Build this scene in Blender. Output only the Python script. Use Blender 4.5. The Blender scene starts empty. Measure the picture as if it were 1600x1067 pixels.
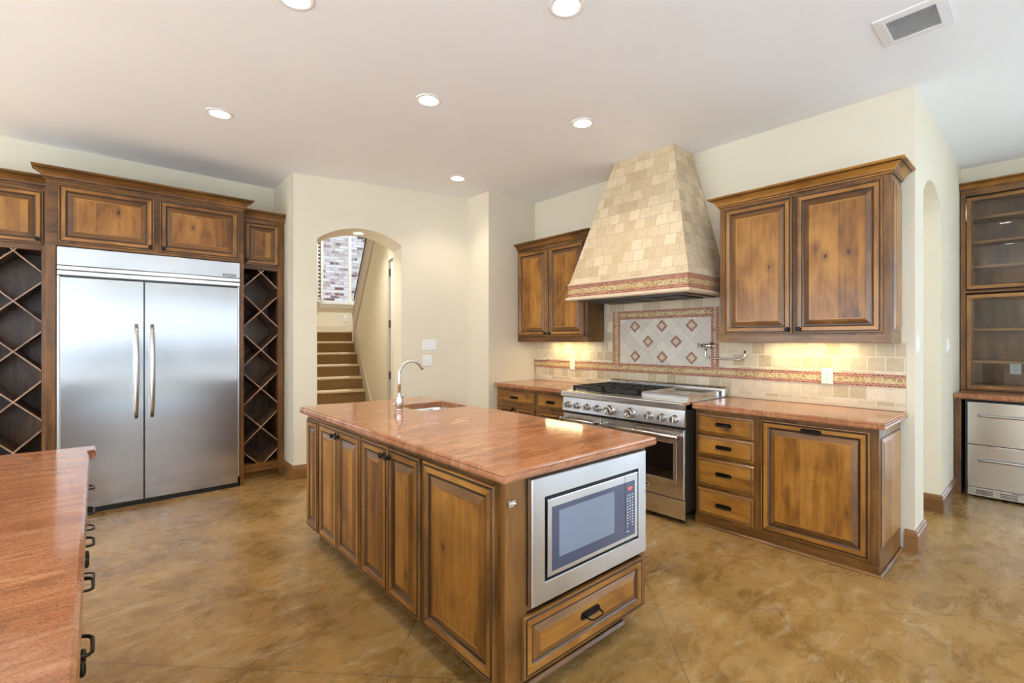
import bpy, bmesh, math, random
from mathutils import Vector
random.seed(7)
SC = bpy.context.scene
COL = SC.collection
PI = math.pi

# ------------------------------------------------------------------ camera, world, sun, exposure
H = 1.39
TH = math.atan(846 / 742)                      # compass angle of the view, from +X
cam = bpy.data.cameras.new('camera')
cam.sensor_width = 36
cam.lens = 742 / 1600 * 36
cam.shift_y = -1.5 / 1600
cam.clip_start = 0.03
camo = bpy.data.objects.new('camera', cam)
camo.location = (0, 0, H)
camo.rotation_euler = (PI / 2, 0, TH - PI / 2)
COL.objects.link(camo)
SC.camera = camo
SC.view_settings.view_transform = 'Standard'
SC.view_settings.look = 'None'
SC.view_settings.gamma = 1
SC.view_settings.use_curve_mapping = False
SC.view_settings.exposure = 0.58
SC.cycles.max_bounces = 10
SC.cycles.diffuse_bounces = 6
SC.cycles.glossy_bounces = 5
SC.cycles.transmission_bounces = 8
SC.cycles.sample_clamp_indirect = 8
SC.cycles.caustics_reflective = False
SC.cycles.caustics_refractive = False

world = bpy.data.worlds.new('sky')
SC.world = world
world.use_nodes = True
wn = world.node_tree.nodes
wn['Background'].inputs[0].default_value = (0.70, 0.84, 1.0, 1)
wn['Background'].inputs[1].default_value = 5.0


def area(name, loc, rot, sx, sy, power, color, portal=False, spread=None):
    l = bpy.data.lights.new(name, 'AREA')
    l.shape = 'RECTANGLE'
    l.size, l.size_y = sx, sy
    l.energy = power
    l.color = color
    if spread: l.spread = spread
    o = bpy.data.objects.new(name, l)
    o.location = loc
    o.rotation_euler = rot
    COL.objects.link(o)
    if portal: l.cycles.is_portal = True
    return o


# windows of the room behind the camera: (x0, x1, z0, z1) in the south wall, (y0, y1, z0, z1) in the west wall
SOUTH_Y, WEST_X = -4.6, -4.0
SOUTH_WINDOWS = [(-3.4, -1.2, 0.1, 2.5), (-0.9, 3.3, 0.72, 2.5), (4.1, 5.6, 0.1, 2.5)]
WEST_WINDOWS = [(-4.3, -0.3, 0.1, 2.5), (1.8, 5.0, 0.3, 2.5)]  # unseen; added and widened to bring in light from the west
EAST_X = 6.62
EAST_WINDOWS = [(-4.2, -2.8, 0.1, 2.5), (-2.6, -1.5, 0.1, 2.5)]
for (a, b, c, d) in SOUTH_WINDOWS:
    area('daylight_portal', ((a + b) / 2, SOUTH_Y - .16, (c + d) / 2), (PI / 2, 0, 0), b - a, d - c, 1, (1, 1, 1), True)
for (a, b, c, d) in WEST_WINDOWS:
    area('daylight_portal', (WEST_X - .16, (a + b) / 2, (c + d) / 2), (PI / 2, 0, -PI / 2), b - a, d - c, 1, (1, 1, 1), True)

for (a, b, c, d) in EAST_WINDOWS:
    area('daylight_portal', (EAST_X + .02, (a + b) / 2, (c + d) / 2), (PI / 2, 0, PI / 2), b - a, d - c, 1, (1, 1, 1), True)
sun = bpy.data.lights.new('sun', 'SUN')
sun.energy = 40.0
sun.angle = .01
sun.color = (.78, .885, 1.0)
suno = bpy.data.objects.new('sun', sun)
suno.rotation_euler = (math.radians(42), 0, math.radians(-60))     # high in the south-west
COL.objects.link(suno)

# ------------------------------------------------------------------ materials


def newmat(name):
    m = bpy.data.materials.new(name)
    m.use_nodes = True
    nt = m.node_tree
    return m, nt.nodes, nt.links, nt.nodes['Principled BSDF']


class G:
    """small node-graph helper"""
    def __init__(s, nodes, links): s.n, s.l = nodes, links

    def node(s, t, **k):
        o = s.n.new(t)
        for a, v in k.items(): setattr(o, a, v)
        return o

    def put(s, sock, v):
        if hasattr(v, 'is_output') or hasattr(v, 'links'): s.l.new(v, sock)
        else: sock.default_value = v

    def math(s, op, a, b=0.0, c=0.0):
        o = s.node('ShaderNodeMath', operation=op)
        s.put(o.inputs[0], a); s.put(o.inputs[1], b); s.put(o.inputs[2], c)
        return o.outputs[0]

    def noise(s, vec, scale, detail=4, rough=.5, dist=0.0):
        o = s.node('ShaderNodeTexNoise')
        if vec is not None: s.l.new(vec, o.inputs['Vector'])
        o.inputs['Scale'].default_value = scale
        o.inputs['Detail'].default_value = detail
        o.inputs['Roughness'].default_value = rough
        o.inputs['Distortion'].default_value = dist
        return o.outputs['Fac']

    def mapping(s, vec, loc=(0, 0, 0), rot=(0, 0, 0), scale=(1, 1, 1)):
        o = s.node('ShaderNodeMapping')
        s.l.new(vec, o.inputs['Vector'])
        s.put(o.inputs['Location'], loc)
        o.inputs['Rotation'].default_value = rot
        o.inputs['Scale'].default_value = scale
        return o.outputs[0]

    def ramp(s, fac, stops, interp='LINEAR'):
        o = s.node('ShaderNodeValToRGB')
        o.color_ramp.interpolation = interp
        e = o.color_ramp.elements
        while len(e) < len(stops): e.new(0.5)
        for i, (p, c) in enumerate(stops):
            e[i].position = p
            e[i].color = (*c, 1) if len(c) == 3 else c
        s.l.new(fac, o.inputs[0])
        return o.outputs[0]

    def mix(s, fac, a, b, mode='MIX'):
        o = s.node('ShaderNodeMix', data_type='RGBA', blend_type=mode)
        s.put(o.inputs[0], fac)
        s.put(o.inputs[6], a if not isinstance(a, tuple) else (*a, 1))
        s.put(o.inputs[7], b if not isinstance(b, tuple) else (*b, 1))
        return o.outputs[2]

    def bump(s, h, strength, dist=0.01):
        o = s.node('ShaderNodeBump')
        o.inputs['Strength'].default_value = strength
        o.inputs['Distance'].default_value = dist
        s.l.new(h, o.inputs['Height'])
        return o.outputs[0]


def simple(name, col, rough=.5, metal=0.0, spec=None, coat=0.0, emit=None, estr=0.0):
    m, n, l, b = newmat(name)
    b.inputs['Base Color'].default_value = (*col, 1)
    b.inputs['Roughness'].default_value = rough
    b.inputs['Metallic'].default_value = metal
    if spec is not None: b.inputs['Specular IOR Level'].default_value = spec
    if coat: b.inputs['Coat Weight'].default_value = coat; b.inputs['Coat Roughness'].default_value = .12
    if emit:
        b.inputs['Emission Color'].default_value = (*emit, 1)
        b.inputs['Emission Strength'].default_value = estr
    return m


def wood(name, axis, dark, mid, light, rough=.36, knots=True, plank=.115):
    m, n, l, b = newmat(name)
    g = G(n, l)
    tc = g.node('ShaderNodeTexCoord')
    oi = g.node('ShaderNodeObjectInfo')
    off = g.node('ShaderNodeVectorMath', operation='SCALE')
    comb = g.node('ShaderNodeCombineXYZ')
    for i, k in enumerate((7.3, 3.1, 5.7)):
        l.new(g.math('MULTIPLY', oi.outputs['Random'], k), comb.inputs[i])
    add = g.node('ShaderNodeVectorMath', operation='ADD')
    l.new(tc.outputs['Object'], add.inputs[0]); l.new(comb.outputs[0], add.inputs[1])
    P = add.outputs[0]
    sep = g.node('ShaderNodeSeparateXYZ'); l.new(P, sep.inputs[0])
    ai = 'XYZ'.index(axis)
    others = [i for i in range(3) if i != ai]
    across = g.math('ADD', sep.outputs[others[0]], sep.outputs[others[1]])
    # boards glued edge to edge
    wob = g.math('MULTIPLY', g.noise(P, 2.0, 1), .02)
    pid = g.math('FLOOR', g.math('DIVIDE', g.math('ADD', across, wob), plank))
    wno = g.node('ShaderNodeTexWhiteNoise', noise_dimensions='1D'); l.new(pid, wno.inputs['W'])
    sc = [11.0, 11.0, 11.0]; sc[ai] = 1.0
    comb2 = g.node('ShaderNodeCombineXYZ'); l.new(g.math('MULTIPLY', wno.outputs['Value'], 9.0), comb2.inputs[ai])
    add2 = g.node('ShaderNodeVectorMath', operation='ADD'); l.new(P, add2.inputs[0]); l.new(comb2.outputs[0], add2.inputs[1])
    V = g.mapping(add2.outputs[0], scale=tuple(sc))
    grain = g.noise(V, 3.0, 6, .6, .5)
    sc2 = [60.0, 60.0, 60.0]; sc2[ai] = 3.0
    fine = g.noise(g.mapping(add2.outputs[0], scale=tuple(sc2)), 3.0, 3, .6)
    sc3 = [3.2, 3.2, 3.2]; sc3[ai] = 1.6
    blotch = g.noise(g.mapping(P, scale=tuple(sc3)), 1.6, 3, .55, .8)
    f = g.math('MULTIPLY', grain, .45)
    f = g.math('MULTIPLY_ADD', blotch, .80, f)
    f = g.math('MULTIPLY_ADD', wno.outputs['Value'], .20, f)
    f = g.math('MULTIPLY_ADD', fine, .14, f)
    f = g.math('SUBTRACT', f, .30)
    col = g.ramp(f, [(.24, dark), (.46, mid), (.66, light)])
    if knots:
        scv = [7.5, 7.5, 7.5]; scv[ai] = 4.2
        vo = g.node('ShaderNodeTexVoronoi', feature='F1'); l.new(g.mapping(P, scale=tuple(scv)), vo.inputs['Vector'])
        vo.inputs['Scale'].default_value = 1.0
        vo.inputs['Randomness'].default_value = 1.0
        d = g.math('MULTIPLY_ADD', g.math('SUBTRACT', fine, .5), .10, vo.outputs['Distance'])
        k = g.ramp(d, [(.055, (1, 1, 1)), (.085, (.40, .40, .40)), (.26, (0, 0, 0))])
        col = g.mix(k, col, (.045, .018, .008))
    l.new(col, b.inputs['Base Color'])
    b.inputs['Roughness'].default_value = rough
    b.inputs['Specular IOR Level'].default_value = .38
    b.inputs['Coat Weight'].default_value = .26
    b.inputs['Coat Roughness'].default_value = .16
    l.new(g.bump(fine, .08, .002), b.inputs['Normal'])
    return m


WD, WM, WL = (.095, .034, .006), (.275, .112, .017), (.420, .192, .036)
WOOD = {a: wood('knotty_alder_' + a.lower(), a, WD, WM, WL) for a in 'XYZ'}
FD, FM, FL = (.052, .020, .005), (.145, .060, .013), (.235, .102, .024)
FRAME = {a: wood('glazed_alder_' + a.lower(), a, FD, FM, FL, knots=False, plank=.4) for a in 'XYZ'}
BASEB = {a: wood('baseboard_alder_' + a.lower(), a, (.10, .042, .012), (.20, .088, .025), (.28, .125, .040), knots=False, plank=.9) for a in 'XYZ'}
GLAZE = simple('dark_glaze', (.034, .016, .008), .34, coat=.3)
DARKWOOD = wood('dark_stained_inside', 'Z', (.050, .022, .009), (.125, .056, .022), (.22, .105, .040), rough=.34, knots=False, plank=.5)
DARKWOOD.node_tree.nodes['Principled BSDF'].inputs['Coat Weight'].default_value = .1
BRONZE = simple('oil_rubbed_bronze', (.022, .017, .015), .34, .75)
BLACK = simple('black_plastic', (.008, .008, .009), .38)
IRON = simple('cast_iron', (.012, .012, .013), .48)
RUBBER = simple('black_gasket', (.006, .006, .006), .6)
WHITEPL = simple('white_plastic', (.78, .78, .76), .32)
IVORY = simple('ivory_plastic', (.80, .76, .62), .34)
SLOT = simple('slot_dark', (.03, .025, .02), .6)
PAINTTRIM = simple('cream_trim_paint', (.60, .53, .42), .4)
WHITETRIM = simple('white_trim_paint', (.78, .77, .74), .4)
CHROME = simple('chrome', (.82, .83, .85), .08, 1.0)
NICKEL = simple('brushed_nickel', (.56, .54, .51), .24, 1.0)
MEDAL = simple('red_medallion', (.10, .012, .010), .3, .3)
LENS = simple('lamp_lens', (.9, .9, .9), .4, emit=(1.0, .93, .82), estr=14.0)
STRIPLENS = simple('strip_lens', (.9, .9, .85), .4, emit=(1.0, .86, .52), estr=9.0)
CANTRIM = simple('white_can_trim', (.82, .81, .79), .35)
REDLED = simple('red_led', (.3, .02, .01), .4, emit=(1.0, .08, .03), estr=2.5)
KEYMARK = simple('white_key_marks', (.75, .78, .85), .5)
MICROGLASS = simple('microwave_glass', (.040, .055, .105), .05, spec=.9)  # blue base colour painted in for the reflected outdoors
MICROSCREEN = simple('microwave_screen', (.17, .21, .29), .12, spec=.8)  # pale blue stands in for the daylight reflected in the door window
OVENGLASS = simple('oven_glass', (.006, .005, .005), .05, spec=.6)
RAILMETAL = simple('dark_rail', (.02, .028, .04), .4, .6)


def steel(name, col, rough, aniso, rot):
    m, n, l, b = newmat(name)
    g = G(n, l)
    b.inputs['Metallic'].default_value = 1
    tc = g.node('ShaderNodeTexCoord')
    f = g.noise(g.mapping(tc.outputs['Object'], scale=(1.2, 1.2, .8)), 2.5, 3, .5)
    l.new(g.ramp(f, [(.3, tuple(c * .90 for c in col)), (.7, col)]), b.inputs['Base Color'])
    l.new(g.math('MULTIPLY_ADD', f, .08, rough - .04), b.inputs['Roughness'])
    if aniso:
        b.inputs['Anisotropic'].default_value = aniso
        b.inputs['Anisotropic Rotation'].default_value = rot
        t = g.node('ShaderNodeTangent', direction_type='UV_MAP', uv_map='UVMap')
        l.new(t.outputs[0], b.inputs['Tangent'])
    return m


STEEL = steel('stainless_steel', (.70, .69, .675), .27, .6, 0.0)
STEELV = steel('stainless_steel_door', (.54, .54, .555), .20, .75, 0.0)
STEELPANEL = steel('stainless_steel_panel', (.68, .69, .71), .22, .7, .25)


def wall_paint(name, col, bump=.12):
    m, n, l, b = newmat(name)
    g = G(n, l)
    tc = g.node('ShaderNodeTexCoord')
    f = g.noise(tc.outputs['Object'], 1.3, 3)
    l.new(g.ramp(f, [(.3, tuple(c * .975 for c in col)), (.7, col)]), b.inputs['Base Color'])
    b.inputs['Roughness'].default_value = .75
    b.inputs['Specular IOR Level'].default_value = .25
    l.new(g.bump(g.noise(tc.outputs['Object'], 90, 3), bump, .002), b.inputs['Normal'])
    return m


WALLP = wall_paint('cream_wall_paint', (.71, .645, .505))
CEILP = wall_paint('white_ceiling_paint', (.90, .90, .90))


def floor_mat():
    m, n, l, b = newmat('stained_concrete')
    g = G(n, l)
    tc = g.node('ShaderNodeTexCoord')
    P = tc.outputs['Object']
    big = g.noise(P, 1.1, 6, .6, .4)
    med = g.noise(g.mapping(P, rot=(0, 0, .35), scale=(1, 1.7, 1)), 3.4, 12, .76, .6)
    fine = g.noise(P, 18, 6, .7, .3)
    f = g.math('MULTIPLY', big, .50)
    f = g.math('MULTIPLY_ADD', med, .36, f)
    f = g.math('MULTIPLY_ADD', fine, .25, f)
    col = g.ramp(f, [(.36, (.090, .046, .012)), (.47, (.195, .104, .026)), (.57, (.315, .180, .053)), (.70, (.45, .29, .12))])
    # worn pale scuffs, spread wider to paint in the daylight sheen
    sc = g.noise(g.mapping(P, rot=(0, 0, -.5), scale=(1, 3.5, 1)), 4.5, 10, .74, .8)
    col = g.mix(g.ramp(sc, [(.52, (0, 0, 0)), (.68, (.50, .50, .50))]), col, (.54, .43, .28))
    # saw-cut score lines at 45 degrees
    sep = g.node('ShaderNodeSeparateXYZ'); l.new(P, sep.inputs[0])
    lines = None
    for op, o0 in (('SUBTRACT', .895), ('ADD', -2.73 + .866 * 4)):
        q = g.math(op, sep.outputs[0], sep.outputs[1])
        q = g.math('FRACT', g.math('ADD', g.math('DIVIDE', g.math('ADD', q, o0), .866), 40.5))
        q = g.math('LESS_THAN', g.math('ABSOLUTE', g.math('SUBTRACT', q, .5)), .0034)
        lines = q if lines is None else g.math('MAXIMUM', lines, q)
    col = g.mix(g.math('MULTIPLY', lines, .75), col, (.07, .04, .02))
    l.new(col, b.inputs['Base Color'])
    l.new(g.ramp(med, [(.3, (.20, .20, .20)), (.7, (.36, .36, .36))]), b.inputs['Roughness'])
    b.inputs['Specular IOR Level'].default_value = .42
    h = g.math('SUBTRACT', g.math('MULTIPLY', fine, .15), lines)
    l.new(g.bump(h, .12, .003), b.inputs['Normal'])
    return m


FLOORM = floor_mat()


def granite():
    m, n, l, b = newmat('red_granite')
    g = G(n, l)
    tc = g.node('ShaderNodeTexCoord')
    P = tc.outputs['Object']
    st = g.noise(g.mapping(P, rot=(0, 0, -.10), scale=(.9, 5, 3)), 1.6, 8, .66, .5)
    wisps = g.noise(g.mapping(P, rot=(0, 0, -.12), scale=(1.1, 13, 3)), 1.3, 9, .7, .8)
    sp = g.node('ShaderNodeTexVoronoi'); l.new(P, sp.inputs['Vector']); sp.inputs['Scale'].default_value = 330
    spk = g.noise(P, 210, 3, .7)
    f = g.math('MULTIPLY_ADD', spk, .42, g.math('MULTIPLY', st, .58))
    col = g.ramp(f, [(.34, (.21, .075, .032)), (.48, (.36, .140, .062)), (.60, (.45, .195, .092)), (.74, (.53, .27, .145))])
    vn = g.noise(g.mapping(P, rot=(0, 0, -.14), scale=(.55, 3.6, 1)), 1.7, 9, .62, .5)
    va = g.math('ABSOLUTE', g.math('SUBTRACT', vn, .5))
    brk = g.ramp(g.noise(g.mapping(P, scale=(2, 6, 1)), 2.5, 5, .7), [(.40, (0, 0, 0)), (.62, (.75, .75, .75))])
    vf = g.math('MULTIPLY', g.ramp(va, [(.004, (1, 1, 1)), (.030, (0, 0, 0))]), brk)
    dk = g.math('ABSOLUTE', g.math('SUBTRACT', vn, .56))
    df = g.math('MULTIPLY', g.ramp(dk, [(.002, (1, 1, 1)), (.014, (0, 0, 0))]), g.math('SUBTRACT', .75, brk))
    col = g.mix(g.math('MULTIPLY', vf, .5), col, (.72, .39, .22))
    col = g.mix(g.math('MULTIPLY', df, .8), col, (.13, .075, .05))
    col = g.mix(g.ramp(wisps, [(.54, (0, 0, 0)), (.66, (.35, .35, .35))]), col, (.66, .36, .21))
    col = g.mix(g.ramp(wisps, [(.30, (.5, .5, .5)), (.40, (0, 0, 0))]), col, (.17, .085, .055))
    sepc = g.node('ShaderNodeSeparateColor'); l.new(sp.outputs['Color'], sepc.inputs[0])
    col = g.mix(g.ramp(sepc.outputs[0], [(.80, (0, 0, 0)), (.86, (.38, .38, .38))]), col, (.10, .045, .03))
    l.new(col, b.inputs['Base Color'])
    b.inputs['Roughness'].default_value = .10
    b.inputs['Specular IOR Level'].default_value = .55
    return m


GRANITE = granite()


def uvnode(g): return g.node('ShaderNodeUVMap', uv_map='UVMap').outputs[0]


def tile_mat(name, w, h, off, c1, c2, mortar, msize=.03, rot=0.0, rough=.55, loc=(0, 0, 0), bump=.35):
    m, n, l, b = newmat(name)
    g = G(n, l)
    uv = g.mapping(uvnode(g), loc=loc, rot=(0, 0, rot))
    br = g.node('ShaderNodeTexBrick')
    br.offset = off
    br.inputs['Scale'].default_value = 1
    br.inputs['Brick Width'].default_value = w
    br.inputs['Row Height'].default_value = h
    br.inputs['Mortar Size'].default_value = msize * h
    br.inputs['Mortar Smooth'].default_value = .4
    br.inputs['Bias'].default_value = 0
    br.inputs['Color1'].default_value = (0, 0, 0, 1)
    br.inputs['Color2'].default_value = (1, 1, 1, 1)
    br.inputs['Mortar'].default_value = (.5, .5, .5, 1)
    l.new(uv, br.inputs['Vector'])
    tc = g.node('ShaderNodeTexCoord')
    cloud = g.noise(tc.outputs['Object'], 22, 6, .65, .8)
    rnd = g.node('ShaderNodeSeparateColor'); l.new(br.outputs['Color'], rnd.inputs[0])
    f = g.math('MULTIPLY_ADD', cloud, .55, g.math('MULTIPLY', rnd.outputs[0], .5))
    col = g.ramp(f, [(.22, c1), (.78, c2)])
    col = g.mix(br.outputs['Fac'], col, mortar)
    l.new(col, b.inputs['Base Color'])
    b.inputs['Roughness'].default_value = rough
    h = g.math('MULTIPLY_ADD', cloud, .25, g.math('MULTIPLY', br.outputs['Fac'], -1.0))
    l.new(g.bump(h, bump, .004), b.inputs['Normal'])
    return m


TILE = tile_mat('tumbled_travertine', .103, .1, .5, (.44, .335, .20), (.70, .60, .44), (.66, .58, .45), .05, loc=(.02, .022, 0))
TILED = tile_mat('diagonal_travertine', .1054, .1054, 0, (.56, .50, .42), (.68, .61, .51), (.48, .42, .35), .018, rot=PI / 4, loc=(0, .025, 0), rough=.4)
TILEH = tile_mat('hood_travertine', .106, .094, .36, (.50, .365, .205), (.73, .60, .41), (.50, .39, .25), .035, loc=(.03, .0, 0))
LINER = simple('travertine_moulding', (.62, .51, .36), .5)
REDMOS = tile_mat('red_mosaic_brick', .026, .0145, .5, (.16, .028, .014), (.44, .115, .058), (.56, .42, .30), .13, rough=.4, bump=.5)


def stone_mosaic():
    m, n, l, b = newmat('gold_stone_mosaic')
    g = G(n, l)
    uv = uvnode(g)
    mp = g.mapping(uv, scale=(30, 36, 1))
    e = g.node('ShaderNodeTexVoronoi', feature='DISTANCE_TO_EDGE', voronoi_dimensions='2D'); l.new(mp, e.inputs['Vector'])
    e.inputs['Scale'].default_value = 1
    c = g.node('ShaderNodeTexVoronoi', feature='F1', voronoi_dimensions='2D'); l.new(mp, c.inputs['Vector'])
    c.inputs['Scale'].default_value = 1
    s = g.node('ShaderNodeSeparateColor'); l.new(c.outputs['Color'], s.inputs[0])
    col = g.ramp(s.outputs[0], [(.0, (.34, .21, .065)), (.5, (.44, .295, .11)), (1.0, (.54, .40, .19))])
    col = g.mix(g.ramp(e.outputs['Distance'], [(.04, (1, 1, 1)), (.10, (0, 0, 0))]), col, (.66, .54, .36))
    l.new(col, b.inputs['Base Color'])
    b.inputs['Roughness'].default_value = .4
    l.new(g.bump(e.outputs['Distance'], .3, .004), b.inputs['Normal'])
    return m


GOLDMOS = stone_mosaic()


def brickwall():
    m, n, l, b = newmat('limewashed_brick')
    g = G(n, l)
    br = g.node('ShaderNodeTexBrick')
    br.inputs['Scale'].default_value = 1
    br.inputs['Brick Width'].default_value = .21
    br.inputs['Row Height'].default_value = .070
    br.inputs['Mortar Size'].default_value = .007
    br.inputs['Color1'].default_value = (0, 0, 0, 1); br.inputs['Color2'].default_value = (1, 1, 1, 1)
    br.inputs['Mortar'].default_value = (.5, .5, .5, 1)
    l.new(uvnode(g), br.inputs['Vector'])
    s = g.node('ShaderNodeSeparateColor'); l.new(br.outputs['Color'], s.inputs[0])
    tc = g.node('ShaderNodeTexCoord')
    no = g.noise(tc.outputs['Object'], 5, 5, .7, .5)
    f = g.math('MULTIPLY_ADD', no, .9, g.math('MULTIPLY', s.outputs[0], .55))
    col = g.ramp(f, [(.38, (.015, .015, .025)), (.48, (.085, .036, .03)), (.56, (.19, .145, .145)), (.70, (.27, .25, .26)), (.9, (.33, .32, .33))])
    col = g.mix(br.outputs['Fac'], col, (.20, .185, .19))
    l.new(col, b.inputs['Base Color'])
    b.inputs['Roughness'].default_value = .85
    l.new(g.bump(g.math('MULTIPLY', br.outputs['Fac'], -1), .6, .01), b.inputs['Normal'])
    return m


BRICK = brickwall()


def carpet(name, c1, c2):
    m, n, l, b = newmat(name)
    g = G(n, l)
    tc = g.node('ShaderNodeTexCoord')
    f = g.noise(tc.outputs['Object'], 70, 4, .7)
    l.new(g.ramp(f, [(.3, c1), (.7, c2)]), b.inputs['Base Color'])
    b.inputs['Roughness'].default_value = .9
    b.inputs['Specular IOR Level'].default_value = .15
    l.new(g.bump(f, .5, .006), b.inputs['Normal'])
    return m


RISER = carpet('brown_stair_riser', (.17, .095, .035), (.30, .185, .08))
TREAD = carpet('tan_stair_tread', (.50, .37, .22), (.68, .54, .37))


def glass():
    m, n, l, b = newmat('cabinet_glass')
    n.remove(b)
    out = n['Material Output']
    tr = n.new('ShaderNodeBsdfTransparent'); tr.inputs[0].default_value = (.95, .96, .96, 1)
    gl = n.new('ShaderNodeBsdfGlossy'); gl.inputs['Roughness'].default_value = .01
    fr = n.new('ShaderNodeFresnel'); fr.inputs[0].default_value = 1.42
    mx = n.new('ShaderNodeMixShader')
    l.new(fr.outputs[0], mx.inputs[0]); l.new(tr.outputs[0], mx.inputs[1]); l.new(gl.outputs[0], mx.inputs[2])
    l.new(mx.outputs[0], out.inputs[0])
    return m


GLASS = glass()
BOUNCE_CARPET = carpet('grey_bounce_carpet', (.46, .51, .56), (.56, .61, .66))  # for the unseen carpet added as a neutral light bounce
def shade_mat():
    m, n, l, b = newmat('added_shade_fabric')
    n.remove(b)
    a = n.new('ShaderNodeBsdfTranslucent'); a.inputs[0].default_value = (.30, .30, .30, 1)
    d = n.new('ShaderNodeBsdfDiffuse'); d.inputs[0].default_value = (.55, .55, .55, 1)
    ad = n.new('ShaderNodeAddShader')
    l.new(a.outputs[0], ad.inputs[0]); l.new(d.outputs[0], ad.inputs[1]); l.new(ad.outputs[0], n['Material Output'].inputs[0])
    return m


ADDED_SHADE = shade_mat()  # for the added shade that dims the middle south window
GROUNDM = simple('patio_ground', (.42, .42, .42), .95)
BLOCK_WALL = simple('dark_block_wall', (.10, .10, .11), .9)  # for the dark wall added outside the south windows

# ------------------------------------------------------------------ mesh builder


class MB:
    def __init__(s, xf=None):
        s.v, s.f, s.m, s.sm, s.xf = [], [], [], [], xf

    def add(s, verts, faces, m=0, smooth=False):
        o = len(s.v)
        if s.xf: verts = [s.xf(*p) for p in verts]
        s.v += [tuple(p) for p in verts]
        for fc in faces:
            s.f.append(tuple(i + o for i in fc)); s.m.append(m); s.sm.append(smooth)
        return s

    def box(s, x0, x1, y0, y1, z0, z1, m=0):
        v = [(x, y, z) for z in (z0, z1) for y in (y0, y1) for x in (x0, x1)]
        return s.add(v, [(0, 2, 3, 1), (4, 5, 7, 6), (0, 1, 5, 4), (1, 3, 7, 5), (3, 2, 6, 7), (2, 0, 4, 6)], m)

    def prism(s, poly, axis, a0, a1, m=0, smooth=False):
        """poly: 2-D points in the two other axes in x,y,z order"""
        def P(p, a):
            q = list(p); q.insert('xyz'.index(axis), a); return tuple(q)
        n = len(poly)
        v = [P(p, a0) for p in poly] + [P(p, a1) for p in poly]
        s.add(v, [tuple(range(n))[::-1], tuple(range(n, 2 * n))], m)
        o = len(s.v) - 2 * n
        for i in range(n):
            j = (i + 1) % n
            s.f.append((o + i, o + j, o + n + j, o + n + i)); s.m.append(m); s.sm.append(smooth)
        return s

    def rings(s, rings, mats=0, cap0=True, cap1=True, smooth=False, capm=None, closed=True):
        o = len(s.v); n = len(rings[0])
        vs = [p for r in rings for p in r]
        if s.xf: vs = [s.xf(*p) for p in vs]
        s.v += [tuple(p) for p in vs]
        for k in range(len(rings) - 1):
            mk = mats[k] if isinstance(mats, (list, tuple)) else mats
            for i in range(n if closed else n - 1):
                j = (i + 1) % n
                s.f.append((o + k * n + i, o + k * n + j, o + (k + 1) * n + j, o + (k + 1) * n + i))
                s.m.append(mk[i % len(mk)] if isinstance(mk, (list, tuple)) else mk); s.sm.append(smooth)
        cm = capm if capm is not None else (mats if isinstance(mats, int) else 0)
        if cap0: s.f.append(tuple(o + i for i in range(n))[::-1]); s.m.append(cm); s.sm.append(False)
        if cap1: s.f.append(tuple(o + (len(rings) - 1) * n + i for i in range(n))); s.m.append(cm); s.sm.append(False)
        return s

    def tube(s, path, r, n=10, m=0, closed=False):
        P = [Vector(p) for p in path]
        k = len(P)
        rr = r if isinstance(r, (list, tuple)) else [r] * k
        T = []
        for i in range(k):
            a = P[i - 1] if (i > 0 or closed) else P[0]
            b = P[(i + 1) % k] if (i < k - 1 or closed) else P[-1]
            T.append((b - a).normalized())
        up = Vector((0, 0, 1)) if abs(T[0].z) < .9 else Vector((1, 0, 0))
        N = (up - T[0] * up.dot(T[0])).normalized()
        R = []
        for i in range(k):
            N = (N - T[i] * N.dot(T[i])).normalized()
            B = T[i].cross(N)
            R.append([tuple(P[i] + (N * math.cos(2 * PI * j / n) + B * math.sin(2 * PI * j / n)) * rr[i]) for j in range(n)])
        if closed: R.append(R[0])
        return s.rings(R, m, not closed, not closed, True)

    def lathe(s, prof, c, axis, n=20, m=0, smooth=True, cap0=True, cap1=True):
        """prof: (radius, height along axis); axis is a unit vector"""
        A = Vector(axis).normalized()
        up = Vector((0, 0, 1)) if abs(A.z) < .9 else Vector((1, 0, 0))
        U = (up - A * up.dot(A)).normalized(); W = A.cross(U); C = Vector(c)
        R = [[tuple(C + A * h + (U * math.cos(2 * PI * j / n) + W * math.sin(2 * PI * j / n)) * max(r, 1e-4)) for j in range(n)] for r, h in prof]
        return s.rings(R, m, cap0, cap1, smooth)

    def build(s, name, mats, parent=None, bevel=0, root=None, recalc=True):
        org = Vector((0, 0, 0))
        if parent is not None: org = Vector(parent['_org']) if '_org' in parent else org
        elif root is not None: org = Vector(root)
        me = bpy.data.meshes.new(name)
        me.from_pydata([tuple(Vector(p) - org) for p in s.v], [], s.f)
        for p, mi, sm in zip(me.polygons, s.m, s.sm):
            p.material_index = mi; p.use_smooth = sm
        if recalc:
            bm = bmesh.new(); bm.from_mesh(me)
            bmesh.ops.recalc_face_normals(bm, faces=bm.faces); bm.to_mesh(me); bm.free()
        uvs = me.uv_layers.new(name='UVMap')
        for p in me.polygons:
            nx, ny, nz = (abs(c) for c in p.normal)
            for li in p.loop_indices:
                q = me.vertices[me.loops[li].vertex_index].co + org
                uvs.data[li].uv = (q.x, q.y) if nz > max(nx, ny) else ((q.y, q.z) if nx >= ny else (q.x, q.z))
        for m in (mats if isinstance(mats, (list, tuple)) else [mats]): me.materials.append(m)
        o = bpy.data.objects.new(name, me)
        COL.objects.link(o)
        o['_org'] = tuple(org)
        if parent is not None: o.parent = parent
        else: o.location = org
        if bevel:
            b = o.modifiers.new('edge', 'BEVEL'); b.width = bevel; b.segments = 2; b.limit_method = 'ANGLE'; b.angle_limit = .6
        return o


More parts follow.
